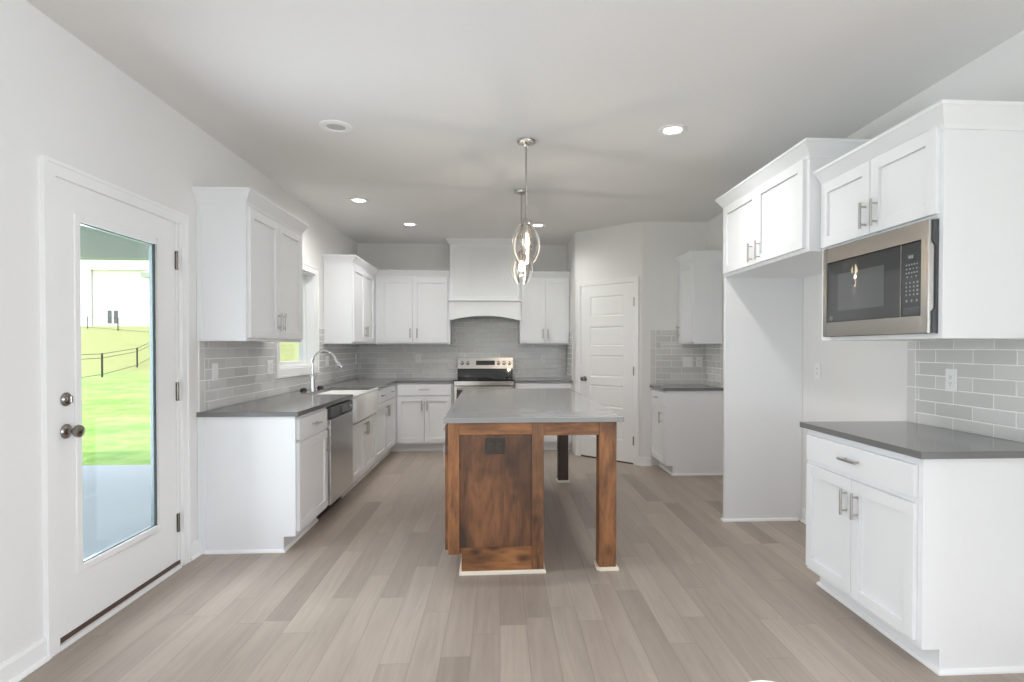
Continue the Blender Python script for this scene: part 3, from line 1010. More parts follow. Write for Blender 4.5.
t = thing('wall_cabinet', 'white two-door wall cabinet between the range hood and the pantry wall', 'cabinet', at(M_BACK, 0.6, 0, 1.372))
wall_body(M_BACK, t, 0.264, 0.928, 0.305, 1.372, TOP - 0.003)
add_door(M_BACK, t, 0.283, 0.597, 0.305, 1.392, 2.236, 0.567, 1.515)
add_door(M_BACK, t, 0.602, 0.915, 0.305, 1.392, 2.236, 0.632, 1.515)
crown(M_BACK, t, [(0.276, 0.305), (0.928, 0.305)], -1)

t = thing('wall_cabinet', 'narrow white wall cabinet over the small counter by the pantry', 'cabinet', at(M_RIGHT, 5.95, 0, 1.372))
wall_body(M_RIGHT, t, 5.742, 6.207, 0.305, 1.372, TOP - 0.003)
add_door(M_RIGHT, t, 5.757, 6.19, 0.305, 1.392, 2.236, 6.15, 1.515)
crown(M_RIGHT, t, [(5.742, 0.002), (5.742, 0.305), (6.207, 0.305)], -1)

# ---- over the fridge alcove, and its tall side panel
t = thing('fridge_cabinet', 'deep white two-door cabinet bridging the empty fridge alcove', 'cabinet', at(M_RIGHT, 3.6, 0, 1.87))
DF = XR - 1.717
wall_body(M_RIGHT, t, 3.026, 4.208, DF, 1.87, 2.475)
add_door(M_RIGHT, t, 3.062, 3.632, DF, 1.893, 2.392, 3.578, 1.972)
add_door(M_RIGHT, t, 3.638, 4.185, DF, 1.893, 2.392, 3.688, 1.972)
crown(M_RIGHT, t, [(3.026, 0.002), (3.026, DF), (4.208, DF), (4.208, 0.002)], -1, 2.478)
t = thing('side_panel', 'tall white panel standing on the far side of the fridge alcove', 'cabinet panel', at(M_RIGHT, 4.19, 0.3, 0))
MB(M_RIGHT).box(4.177, 4.206, 0.002, DF + 0.001, 0.0, 1.8695).build('board', 'cabinet', t, bev=0.001)
shoe(M_RIGHT, t, [(4.177, 0.03), (4.177, DF), (4.206, DF), (4.206, 0.002)], -1)

# ---- microwave cabinet
DM = 0.538
MW1 = 3.022
t = thing('microwave_cabinet', 'white wall cabinet with two small doors above the built-in microwave', 'cabinet', at(M_RIGHT, 2.6, 0, 1.372))
b = MB(M_RIGHT)
b.box(2.168, 2.19, 0.002, DM, 1.372, 2.307)
b.box(MW1 - 0.023, MW1, 0.002, DM, 1.372, 2.307)
b.box(2.19, MW1 - 0.023, 0.002, DM, 1.372, 1.392)
b.box(2.19, MW1 - 0.023, 0.002, DM, 1.862, 2.307)
b.box(2.19, MW1 - 0.023, 0.002, 0.02, 1.392, 1.862)
b.build('body', 'cabinet', t)
add_door(M_RIGHT, t, 2.186, 2.592, DM, 1.880, 2.232, 2.543, 1.972)
add_door(M_RIGHT, t, 2.598, 3.006, DM, 1.880, 2.232, 2.622, 1.972)
crown(M_RIGHT, t, [(2.168, 0.002), (2.168, DM), (MW1, DM)], -1, 2.310)

t = thing('microwave', 'stainless steel microwave with smoked glass built in under two white doors', 'microwave', at(M_RIGHT, 2.58, 0.3, 1.395))
MB(M_RIGHT).box(2.23, 2.93, 0.06, DM - 0.01, 1.395, 1.82).build('oven_box', 'charcoal', t)
b = MB(M_RIGHT)
m0, m1, mz0, mz1 = 2.197, 2.948, 1.393, 1.861
g0, g1, gz0, gz1 = 2.238, 2.914, 1.468, 1.784
for u0, u1, z0, z1 in ((m0, g0, mz0, mz1), (g1, m1, mz0, mz1), (g0, g1, mz0, gz0), (g0, g1, gz1, mz1)):
    b.box(u0, u1, DM + 0.003, DM + 0.038, z0, z1)
b.build('trim_frame', 'steel', t, bev=0.002)
b = MB(M_RIGHT)
prof = [(DM + 0.001, mz0 + 0.003), (DM + 0.024, mz0 + 0.003), (DM + 0.024, mz0 + 0.09), (DM + 0.010, mz0 + 0.105), (DM + 0.010, mz1 - 0.105), (DM + 0.024, mz1 - 0.09), (DM + 0.024, mz1 - 0.003), (DM + 0.001, mz1 - 0.003)]
b.prism(prof, 0, m0 - 0.007, m0 - 0.0005)
b.build('side_flange', 'charcoal', t)
gs = 2.362
dr = MB(M_RIGHT).box(gs + 0.004, g1 - 0.001, DM - 0.005, DM + 0.030, gz0 + 0.001, gz1 - 0.001).build('glass_door', 'mwglass', t, bev=0.002)
MB(M_RIGHT).box(2.475, 2.825, DM + 0.0295, DM + 0.0305, 1.525, 1.715).build('viewing_window', paint('dim_screen', (0.115, 0.118, 0.12), 0.012, spec=0.9), dr)
MB(M_RIGHT).box(gs, gs + 0.004, DM - 0.005, DM + 0.032, gz0 + 0.001, gz1 - 0.001).build('door_edge', 'steel', dr)
lg = MB(M_RIGHT)
lg.tube([(2.882 + 0.010 * math.cos(k * math.pi / 8), DM + 0.0305, 1.490 + 0.010 * math.sin(k * math.pi / 8)) for k in range(16)], 0.0012, 5, True)
lg.box(2.8785, 2.8855, DM + 0.030, DM + 0.0312, 1.4875, 1.4925)
lg.build('round_emblem', 'mark', dr)
pn = MB(M_RIGHT).box(g0 + 0.001, gs, DM - 0.005, DM + 0.030, gz0 + 0.001, gz1 - 0.001).build('control_panel', 'mwpanel', t, bev=0.002)
MB(M_RIGHT).box(2.265, 2.335, DM + 0.0295, DM + 0.0308, 1.708, 1.738).build('display', 'black', pn)
b = MB(M_RIGHT)
for k in range(3):
    b.box(2.292 + k * 0.010, 2.299 + k * 0.010, DM + 0.0305, DM + 0.0314, 1.716, 1.730)
b.build('lit_digits', 'display', pn)
b = MB(M_RIGHT)
random.seed(3)
for r, (zz, n) in enumerate(((1.690, 5), (1.672, 4), (1.655, 5), (1.638, 3))):
    for k in range(n):
        w = random.uniform(0.005, 0.009)
        u = 2.262 + (k + 0.5) * 0.078 / n
        b.box(u - w / 2, u + w / 2, DM + 0.0297, DM + 0.0306, zz - 0.003, zz + 0.003)
for r in range(4):
    for k in range(3):
        u = 2.288 + k * 0.022
        z = 1.612 - r * 0.017
        b.lathe([(0.0042, 0), (0.0042, 0.0009), (0, 0.0009)], (u, DM + 0.0297, z), (0, 1, 0), 8)
    b.box(2.262, 2.272, DM + 0.0297, DM + 0.0306, z - 0.004, z + 0.004)
for u in (2.270, 2.300, 2.330):
    b.lathe([(0.0055, 0), (0.0055, 0.0009), (0, 0.0009)], (u, DM + 0.0297, 1.535), (0, 1, 0), 10)
b.build('key_marks', 'mark', pn)
MB(M_RIGHT).box(2.252, 2.350, DM + 0.0295, DM + 0.032, 1.474, 1.506).build('door_button', 'charcoal', pn, bev=0.002)

# ------------------------------------------------------------------ worktops
WT0, WT1 = 0.8845, 0.914
b = MB()
yb, xc = YB - 0.637, XL + 0.636
s0, s1, sx = 5.045, 5.935, XL + 0.185
out = [(XL + 0.001, 3.690), (xc, 3.690), (xc, s0), (sx, s0), (sx, s1), (xc, s1), (xc, yb), (-0.588, yb), (-0.588, YB - 0.001), (XL + 0.001, YB - 0.001)]
b.prism(out, 2, WT0, WT1)
tag(b.build('worktop', 'quartz_dark', loc=(XL + 0.3, 3.69, WT0), bev=0.002), 'long L-shaped dark grey countertop running past the sink to the range', 'countertop')
b = MB()
b.box(0.184, 0.929, yb, YB - 0.001, WT0, WT1)
tag(b.build('worktop', 'quartz_dark', loc=(0.5, yb, WT0), bev=0.002), 'short dark grey countertop between the range and the pantry wall', 'countertop')
b = MB(M_RIGHT)
b.box(5.690, 6.209, 0.001, 0.645, WT0, WT1)
tag(b.build('worktop', 'quartz_dark', loc=(2.0, 5.95, WT0), bev=0.002), 'small dark grey countertop beside the pantry door', 'countertop')
b = MB(M_RIGHT)
b.box(2.148, 3.066, 0.001, 0.636, WT0, WT1)
tag(b.build('worktop', 'quartz_dark', loc=(2.0, 2.6, WT0), bev=0.002), 'dark grey countertop under the microwave cabinet', 'countertop')

# ------------------------------------------------------------------ tiled splashbacks
PITCH, RH, GR = 0.236, 0.0702, 0.0058


def tiles(M, name, label, u0, u1, z0, z1, start, edges=(), skip=(), loc=None, row0=0.059, phase=0.0):
    """running-bond tile between u0 and u1; edges: ends finished with a column of upright tiles; skip: openings."""
    b = MB(M)

    def free(a0, a1, c0, c1):
        """the pieces of a rectangle that lie outside the openings"""
        res = [(a0, a1, c0, c1)]
        for s in skip:
            nx = []
            for (p0, p1, q0, q1) in res:
                if p1 <= s[0] or p0 >= s[1] or q1 <= s[2] or q0 >= s[3]:
                    nx.append((p0, p1, q0, q1))
                    continue
                if q0 < s[2]:
                    nx.append((p0, p1, q0, s[2]))
                if q1 > s[3]:
                    nx.append((p0, p1, s[3], q1))
                m0, m1 = max(q0, s[2]), min(q1, s[3])
                if p0 < s[0]:
                    nx.append((p0, s[0], m0, m1))
                if p1 > s[1]:
                    nx.append((s[1], p1, m0, m1))
            res = nx
        return res

    def tile(a0, a1, c0, c1):
        g = GR / 2
        for p0, p1, q0, q1 in free(a0, a1, c0, c1):
            if p1 - p0 < 0.008 or q1 - q0 < 0.008:
                continue
            x0, x1, y0, y1 = p0 + g, p1 - g, q0 + g, q1 - g
            e = 0.0022
            back = [b.bm.verts.new(v) for v in ((x0, 0.001, y0), (x1, 0.001, y0), (x1, 0.001, y1), (x0, 0.001, y1))]
            mid = [b.bm.verts.new(v) for v in ((x0, 0.0075, y0), (x1, 0.0075, y0), (x1, 0.0075, y1), (x0, 0.0075, y1))]
            fr = [b.bm.verts.new(v) for v in ((x0 + e, 0.009, y0 + e), (x1 - e, 0.009, y0 + e), (x1 - e, 0.009, y1 - e), (x0 + e, 0.009, y1 - e))]
            b.bm.faces.new(fr)
            b.bm.faces.new(back[::-1])
            for k in range(4):
                b.bm.faces.new((back[k], back[(k + 1) % 4], mid[(k + 1) % 4], mid[k]))
                b.bm.faces.new((mid[k], mid[(k + 1) % 4], fr[(k + 1) % 4], fr[k]))
    lo, hi = u0, u1
    EW = 0.066
    for side in edges:
        a0, a1 = (u0, u0 + EW) if side == 'lo' else (u1 - EW, u1)
        z = z0 + row0
        tile(a0, a1, z0, min(z + 2 * RH, z1))
        z += 2 * RH
        while z < z1 - 0.01:
            tile(a0, a1, z, min(z + 3 * RH, z1))
            z += 3 * RH
        if side == 'lo':
            lo = u0 + EW
        else:
            hi = u1 - EW
    z, r = z0, 0
    while z < z1 - 0.01:
        zt = min(z1, z0 + row0 + r * RH)
        off = start + (PITCH / 2 if r % 2 else 0.0)
        u = off + PITCH * math.floor((lo - off) / PITCH)
        while u < hi:
            a0, a1 = max(u, lo), min(u + PITCH, hi)
            if a1 - a0 > 0.012:
                tile(a0, a1, z, zt)
            u += PITCH
        z, r = zt, r + 1
    nt = len(b.bm.faces)
    for p0, p1, q0, q1 in free(u0, u1, z0, z1):
        b.box(p0, p1, 0.0006, 0.0066, q0, q1)
    b.bm.faces.ensure_lookup_table()
    for f in b.bm.faces[nt:]:
        f.material_index = 1
    o = b.build(name, None, loc=loc, mats=['tile', 'grout'])
    tag(o, label, 'backsplash')
    return o


Z0 = WT1 + 0.0005
tiles(M_LEFT, 'tile_backsplash', 'grey subway tile backsplash on the wall around the sink window', 3.715, YB - 0.0095, Z0, 1.5325, 3.83, ('lo',),
      skip=((3.70, 4.93, 1.3718, 2), (4.934, 6.064, 1.06, 2), (6.284, 8, 1.3718, 2)), loc=(XL, 5, Z0))
tiles(M_BACK, 'tile_backsplash', 'grey subway tile backsplash on the back wall behind the range', XL + 0.0095, 0.920, Z0, 1.74, XL + 0.04, (),
      skip=((-3, -0.657, 1.3718, 2), (0.263, 2, 1.3718, 2)), loc=(-0.5, YB, Z0))
tiles(M_RETURN, 'tile_backsplash', 'short strip of grey tile on the pantry side wall by the back counter', 7.13, YB - 0.0095, Z0, 1.5325, 7.2, ('lo',),
      skip=((7.43, 8, 1.3718, 2),), loc=(0.93, 7.4, Z0))
tiles(M_WALL3, 'tile_backsplash', 'grey tile backsplash with light switches beside the pantry door', 1.683, XR - 0.0095, Z0, 1.5325, 1.81, ('lo',),
      skip=((2.018, 3, 1.3718, 2),), loc=(2.0, 6.21, Z0))
tiles(M_RIGHT, 'tile_backsplash', 'narrow grey tile backsplash behind the small counter, next to the fridge panel', 5.70, 6.20, Z0, 1.3715, 5.76, ('lo',), loc=(XR, 5.95, Z0))
tiles(M_RIGHT, 'tile_backsplash', 'pale grey tile backsplash between microwave cabinet and its counter', 2.148, 3.064, Z0, 1.3715, 2.381 + PITCH / 2, ('hi',), loc=(XR, 2.6, Z0))


# ------------------------------------------------------------------ outlets and switches
def wall_plate(M, u, z, label, kinds, d=0.0095, group=None, mat='plastic', name='wall_plate', parent=None):
    """kinds: one letter a gang: o outlet, s rocker switch, d blank decorator insert."""
    n = len(kinds)
    w = 0.072 + 0.046 * (n - 1)
    if parent is None:
        cat = 'outlet' if 'o' in kinds else 'switch'
        t = thing('wall_outlet' if cat == 'outlet' else 'light_switch', label, cat, at(M, u, d, z), group)
    else:
        t = parent
    top = MB(M).box(u - w / 2, u + w / 2, d, d + 0.006, z - 0.058, z + 0.058).build('cover_plate', mat, t, bev=0.0025, segs=2)
    for k, c in enumerate(kinds):
        uc = u + (k - (n - 1) / 2) * 0.046
        MB(M).box(uc - 0.0165, uc + 0.0165, d + 0.005, d + 0.0085, z - 0.033, z + 0.033).build('receptacle' if c == 'o' else 'rocker', mat, t, bev=0.0015)
        if c == 'o':
            b = MB(M)
            for s in (-1, 1):
                zz = z + s * 0.017
                b.box(uc - 0.0075, uc - 0.0055, d + 0.0083, d + 0.0089, zz - 0.002, zz + 0.007)
                b.box(uc + 0.0055, uc + 0.0075, d + 0.0083, d + 0.0089, zz - 0.002, zz + 0.007)
                b.lathe([(0.0028, 0), (0.0028, 0.0006), (0, 0.0006)], (uc, d + 0.0083, zz - 0.008), (0, 1, 0), 8)
            b.build('outlet_slots', 'slot', t)
    return t


wall_plate(M_LEFT, 3.907, 1.163, 'single white rocker switch on tile nearest the patio door', 's')
wall_plate(M_LEFT, 4.812, 1.164, 'double white switch and outlet plate on tile just before the sink window', 'so')
wall_plate(M_LEFT, 6.378, 1.18, 'double white wall plate on tile seen behind the faucet', 'so')
wall_plate(M_LEFT, 7.62, 1.178, 'white outlet on the sink wall tile close to the room corner', 'o')
wall_plate(M_BACK, -1.122, 1.182, 'white outlet on back tile between the room corner and the range', 'o')
wall_plate(M_BACK, 0.596, 1.181, 'white outlet on back tile between range and pantry wall', 'o')
wall_plate(M_WALL3, 2.113, 1.17, 'double white switch plate on tile beside the pantry', 'ss')
wall_plate(M_WALL3, 2.247, 1.17, 'single white outlet plate beside the double switch near the pantry', 'o')
wall_plate(M_RIGHT, 3.971, 1.162, 'white outlet on the bare painted wall in the fridge alcove', 'o', d=0.0005)
wall_plate(M_RIGHT, 2.742, 1.167, 'white outlet on pale tile under the microwave cabinet', 'o')

# ------------------------------------------------------------------ range hood
t = thing('range_hood', 'white panelled range hood with arched bottom rising to the ceiling', 'range hood', at(M_BACK, -0.2, 0, 1.69))
h0, h1 = -0.652, 0.258
MB(M_BACK).box(h0, h1, 0.002, 0.385, 1.95, ZC - 0.002).build('chimney_box', 'cabinet', t, bev=0.001)
pn = MB(M_BACK).shaker(h0, h1, 0.385, 0.402, 1.953, ZC - 0.075, 0.046, 0.015, mids=(-0.395, 0.015)).build('front_panel', 'cabinet', t, bev=0.001)
MB(M_BACK).sweep([(h0, 0.31), (h0, 0.402), (h1, 0.402), (h1, 0.31)], [(0, -0.085), (0.006, -0.085), (0.008, -0.07), (0.045, -0.02), (0.052, -0.012), (0.052, 0), (0, 0)], -1, ZC - 0.001).build('crown_moulding', 'cabinet', t)
MB(M_BACK).sweep([(-0.656, 0.345), (-0.656, 0.432), (0.262, 0.432), (0.262, 0.345)], [(-0.05, 0), (0.012, 0), (0.022, 0.012), (0.022, 0.026), (-0.05, 0.026)], -1, 1.927).build('mantle_shelf', 'cabinet', t, bev=0.002)
# arched front board
a0, a1, zb0, zap = -0.656, 0.262, 1.688, 1.742
arch = [(a0, zb0), (a0 + 0.045, zb0)]
for k in range(21):
    s = k / 20
    arch.append((a0 + 0.045 + s * (a1 - a0 - 0.09), zb0 + 0.006 + (zap - zb0 - 0.006) * math.sin(math.pi * s) ** 0.8))
arch += [(a1 - 0.045, zb0), (a1, zb0), (a1, 1.93), (a0, 1.93)]
b = MB(M_BACK)
bmv = b.bm
fr = [bmv.verts.new((u, 0.422, z)) for u, z in arch]
bk = [bmv.verts.new((u, 0.40, z)) for u, z in arch]
bmv.faces.new(fr)
bmv.faces.new(bk[::-1])
for k in range(len(arch)):
    bmv.faces.new((fr[k], fr[(k + 1) % len(arch)], bk[(k + 1) % len(arch)], bk[k]))
vb = b.build('arched_valance', 'cabinet', t)
# applied frame that makes two sunk panels above the arch
b = MB(M_BACK)
w = 0.04
lowarch = lambda u: zb0 + 0.006 + (zap - zb0 - 0.006) * max(0.0, math.sin(math.pi * min(1, max(0, (u - a0 - 0.045) / (a1 - a0 - 0.09))))) ** 0.8 if a0 + 0.045 < u < a1 - 0.045 else zb0
b.box(a0, a1, 0.422, 0.432, 1.898, 1.93)
b.box(a0, a0 + 0.06, 0.422, 0.432, zb0, 1.898)
b.box(a1 - 0.06, a1, 0.422, 0.432, zb0, 1.898)
b.box(-0.197 - 0.018, -0.197 + 0.018, 0.422, 0.432, 1.79, 1.898)
n = 24
for k in range(n):
    u0 = a0 + 0.06 + k * (a1 - a0 - 0.12) / n
    u1 = u0 + (a1 - a0 - 0.12) / n
    vs = [(u0, lowarch(u0)), (u1, lowarch(u1)), (u1, 1.79), (u0, 1.79)]
    b.prism([(0, 0)] * 0 or [(p[0], p[1]) for p in vs], 1, 0.422, 0.432)
b.build('valance_frame', 'cabinet', vb)
for s0_, s1_ in ((a0, a0 + 0.02), (a1 - 0.02, a1)):
    MB(M_BACK).box(s0_, s1_, 0.309, 0.40, zb0, 1.93).build('valance_side', 'cabinet', t)
MB(M_BACK).box(a0 + 0.02, a1 - 0.02, 0.02, 0.39, 1.77, 1.80).build('filter_plate', 'steel', t)

# ------------------------------------------------------------------ range
t = thing('range', 'stainless steel electric range with black glass top under the hood', 'stove', at(M_BACK, -0.2, 0.3, 0))
r0, r1 = -0.5825, 0.1785
MB(M_BACK).box(r0 + 0.003, r1 - 0.003, 0.018, 0.63, 0.09, 0.905).build('body', 'charcoal', t)
MB(M_BACK).box(r0 + 0.02, r1 - 0.02, 0.05, 0.57, 0.0, 0.09).build('plinth', 'black', t)
ct = MB(M_BACK).box(r0, r1, 0.06, 0.665, 0.9055, 0.922).build('cooktop', 'blackglass', t, bev=0.003, segs=2)
for bu, bd, br in ((-0.39, 0.22, 0.075), (-0.39, 0.5, 0.1), (-0.01, 0.22, 0.09), (-0.01, 0.5, 0.075)):
    MB(M_BACK).tube([(bu + br * math.cos(k * math.pi / 16), bd + br * math.sin(k * math.pi / 16), 0.9222) for k in range(32)], 0.0011, 4, True).build('burner_ring', 'charcoal', ct)
bgd = MB(M_BACK)
bgd.prism([(0.018, 0.9), (0.095, 0.9), (0.075, 1.038), (0.018, 1.038)], 0, r0 + 0.004, r1 - 0.004)
bgd.build('back_riser', 'blackglass', t)
cpn = MB(M_BACK).prism([(0.018, 1.0385), (0.085, 1.0385), (0.062, 1.196), (0.018, 1.196)], 0, r0, r1).build('control_panel', 'steel', t, bev=0.003)
tilt = math.atan2(0.023, 0.1575)
nrm = Vector((0, math.cos(tilt), math.sin(tilt)))
for ku in (-0.518, -0.442, -0.022, 0.054, 0.129):
    fz = 1.118
    fd = 0.085 - 0.023 * (fz - 1.0385) / 0.1575
    ko = MB(M_BACK).lathe([(0.027, 0), (0.027, 0.003), (0.022, 0.006), (0.02, 0.026), (0.017, 0.03), (0, 0.03)], (ku, fd, fz), nrm, 20).build('knob', 'steel', cpn, smooth=True)
    MB(M_BACK).box(ku - 0.004, ku + 0.004, fd + 0.026, fd + 0.040, fz - 0.016, fz + 0.024).build('knob_grip', 'charcoal', ko)
b = MB(M_BACK)
b.prism([(0.085 - 0.023 * (z - 1.0385) / 0.1575 + dd_, z) for z, dd_ in ((1.09, 0.0), (1.09, 0.002), (1.15, 0.002), (1.15, 0.0))], 0, -0.329, -0.072)
b.build('display_window', 'blackglass', cpn)
MB(M_BACK).box(r0, r1, 0.6305, 0.660, 0.848, 0.905).build('front_rail', 'steel', t, bev=0.003)
od = MB(M_BACK).box(r0 + 0.002, r1 - 0.002, 0.6305, 0.665, 0.235, 0.842).build('oven_door', 'steel', t, bev=0.003)
MB(M_BACK).box(r0 + 0.035, r1 - 0.035, 0.664, 0.6675, 0.32, 0.80).build('door_glass', 'blackglass', od)
b = MB(M_BACK)
b.tube([(r0 + 0.04, 0.705, 0.822), (r1 - 0.04, 0.705, 0.822)], 0.013, 12)
for u in (r0 + 0.07, r1 - 0.07):
    b.tube([(u, 0.662, 0.822), (u, 0.705, 0.822)], 0.009, 8)
b.build('handle', 'steel', od, smooth=True)
MB(M_BACK).box(r0 + 0.002, r1 - 0.002, 0.6305, 0.665, 0.095, 0.228).build('storage_drawer', 'steel', t, bev=0.003)

# ------------------------------------------------------------------ sink and faucet
t = thing('apron_sink', 'white apron-front farmhouse sink set into the dark countertop', 'sink', (XL + 0.45, 5.49, 0.66))
b = MB()
x0, x1, y0, y1, z0, z1 = XL + 0.172, XL + 0.668, 5.037, 5.943, 0.658, 0.8838
wl = 0.022
# the basin is cut from the block: outer shell, rim, inner walls, floor
o8 = [(x0, y0), (x1, y0), (x1, y1), (x0, y1)]
i8 = [(x0 + wl, y0 + wl), (x1 - wl, y0 + wl), (x1 - wl, y1 - wl), (x0 + wl, y1 - wl)]
f8 = [(x0 + wl + 0.02, y0 + wl + 0.02), (x1 - wl - 0.02, y0 + wl + 0.02), (x1 - wl - 0.02, y1 - wl - 0.02), (x0 + wl + 0.02, y1 - wl - 0.02)]
rise = 0.905
V = b.bm.verts.new


def ring(pts, z, front=None):
    return [V((p[0], p[1], z)) for p in pts]


A = ring(o8, z0)
B = ring(o8, z1)
Cc = ring(i8, z1)
Dd = ring(f8, z0 + 0.03)
b.bm.faces.new(A[::-1])
for k in range(4):
    j = (k + 1) % 4
    b.bm.faces.new((A[k], A[j], B[j], B[k]))
    b.bm.faces.new((B[k], B[j], Cc[j], Cc[k]))
    b.bm.faces.new((Cc[k], Cc[j], Dd[j], Dd[k]))
b.bm.faces.new(Dd)
b.build('basin', 'fireclay', t, bev=0.008, segs=3, smooth=True)
b = MB()
b.box(XL + 0.6382, x1, s0 - 0.008, s1 + 0.008, 0.884, 0.9105)
b.build('front_rim', 'fireclay', t, bev=0.006, segs=3, smooth=True)
MB().lathe([(0.045, 0), (0.045, 0.003), (0.03, 0.004), (0, 0.001)], (XL + 0.42, 5.49, z0 + 0.0305), (0, 0, 1), 20).build('drain', 'chrome', t, smooth=True)

FX, FY = XL + 0.130, 5.508
t = thing('faucet', 'tall chrome gooseneck faucet standing behind the farmhouse sink', 'faucet', (FX, FY, WT1))
MB().lathe([(0.030, 0), (0.030, 0.006), (0.024, 0.012), (0.021, 0.05), (0.0215, 0.13), (0.018, 0.155), (0.013, 0.165), (0, 0.165)], (FX, FY, WT1), (0, 0, 1), 24).build('base', 'chrome', t, smooth=True)
R = 0.116
path = [(FX, FY, WT1 + 0.15), (FX, FY, WT1 + 0.26)]
for k in range(0, 15):
    a = math.pi - k * math.radians(168) / 14
    path.append((FX + R + R * math.cos(a), FY, WT1 + 0.262 + R * math.sin(a)))
MB().tube(path, 0.0125, 14).build('spout', 'chrome', t, smooth=True)
e = Vector(path[-1])
dv = ((Vector(path[-1]) - Vector(path[-2])).normalized() + Vector((0.45, 0, 0))).normalized()
MB().tube([e - dv * 0.005, e + dv * 0.015, e + dv * 0.07, e + dv * 0.085], [0.0145, 0.018, 0.0205, 0.0175], 16).build('spray_head', 'chrome', t, smooth=True)
b = MB()
b.tube([(FX, FY + 0.015, WT1 + 0.09), (FX, FY + 0.045, WT1 + 0.09)], 0.014, 12)
b.tube([(FX, FY + 0.042, WT1 + 0.09), (FX + 0.012, FY + 0.055, WT1 + 0.13), (FX + 0.02, FY + 0.062, WT1 + 0.17)], [0.007, 0.006, 0.005], 10)
b.build('lever', 'chrome', t, smooth=True)
for k, (dx, dy) in enumerate(((-0.062, -0.06), (0.0, 0.245))):
    b = MB()
    b.lathe([(0.030, 0), (0.030, 0.014), (0.026, 0.024), (0.016, 0.029), (0, 0.030)], (FX + dx, FY + dy, WT1 + 0.0003), (0, 0, 1), 18)
    tag(b.build('hole_cover', 'black', loc=(FX + dx, FY + dy, WT1), smooth=True), ('small black round cap on the counter behind the faucet, near the window' if k == 0 else 'black round cap on the counter beyond the faucet, towards the corner'), 'cap')

# ------------------------------------------------------------------ the wooden island
IZ, IX0, IX1, IY0, IY1 = 0.921, -0.344, 0.719, 3.268, 5.60
# the island stands a hair out of square with the room
M_I = Matrix.Translation((0.19, 4.43, 0)) @ Matrix.Rotation(math.radians(0.85), 4, 'Z') @ Matrix.Translation((-0.19, -4.43, 0))
b = MB(M_I)
b.box(IX0, IX1, IY0, IY1, 0.8915, IZ)
tag(b.build('island_worktop', 'quartz_light', loc=(0.2, 4.4, 0.897), bev=0.002), 'large light grey quartz slab on the brown wooden island', 'countertop')
t = thing('kitchen_island', 'knotty brown wooden island with a cabinet end and open square legs', 'kitchen island', (0.2, 4.4, 0))
F = 3.292
cx0, cx1, cy1 = -0.320, 0.241, 5.56
ZT = 0.8905
b = MB(M_I)
b.prism([(cx0, 0.116), (cx0, ZT), (cx1, ZT), (cx1, 0.0), (-0.242, 0.0), (-0.242, 0.116)], 1, F + 0.02, cy1)
b.build('body', 'alder_v', t, bev=0.001)
MB(M_I).box(cx0, -0.255, F, F + 0.0195, 0.116, ZT).build('corner_stile', wood_stain('alder_stile', 'z', seed=5.5, bl_amt=0.35), t, bev=0.0015)
MB(M_I).box(0.173, cx1, F - 0.006, F + 0.0195, 0.0, ZT).build('corner_stile', wood_stain('alder_stile_dark', 'z', light=(0.34, 0.16, 0.07), seed=11.5, bl_amt=0.6), t, bev=0.0015)
MB(M_I).box(-0.255, 0.173, F, F + 0.0195, 0.820, ZT).build('top_rail', 'alder_h', t, bev=0.0015)
MB(M_I).box(-0.242, 0.173, F, F + 0.0195, 0.0, 0.153).build('bottom_rail', wood_stain('alder_low_rail', 'x', bl_amt=0.3, seed=8.4), t, bev=0.0015)
MB(M_I).box(-0.255, 0.173, F + 0.008, F + 0.0195, 0.153, 0.820).build('end_panel', 'alder_panel', t)
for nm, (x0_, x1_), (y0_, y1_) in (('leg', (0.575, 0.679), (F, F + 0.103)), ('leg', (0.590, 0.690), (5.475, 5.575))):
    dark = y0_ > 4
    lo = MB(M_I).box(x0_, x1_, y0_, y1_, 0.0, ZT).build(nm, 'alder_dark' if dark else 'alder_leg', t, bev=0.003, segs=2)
    MB(M_I).sweep([(x0_, y0_), (x1_, y0_), (x1_, y1_), (x0_, y1_), (x0_, y0_ - 0.0001)], [(0, 0.0), (0.013, 0.0), (0.013, 0.014), (0.008, 0.02), (0, 0.02)], 1).build('shoe_moulding', 'raw_pine', lo)
MB(M_I).box(cx1, 0.575, F + 0.008, F + 0.033, 0.811, ZT).build('apron', wood_stain('alder_apron', 'x', seed=1.3, bl_amt=0.5), t, bev=0.0015)
MB(M_I).box(0.645, 0.670, F + 0.103, 5.475, 0.811, ZT).build('apron', wood_stain('alder_side_apron', 'y', seed=3.3, bl_amt=0.5), t, bev=0.0015)
MB(M_I).box(cx1, 0.590, 5.545, 5.57, 0.811, ZT).build('apron', 'alder_h', t, bev=0.0015)
MB(M_I).sweep([(-0.242, cy1), (-0.242, F - 0.0065), (cx1, F - 0.0065), (cx1, cy1)], [(0, 0.0), (0.013, 0.0), (0.013, 0.014), (0.008, 0.02), (0, 0.02)], 1).build('shoe_moulding', 'raw_pine', t)
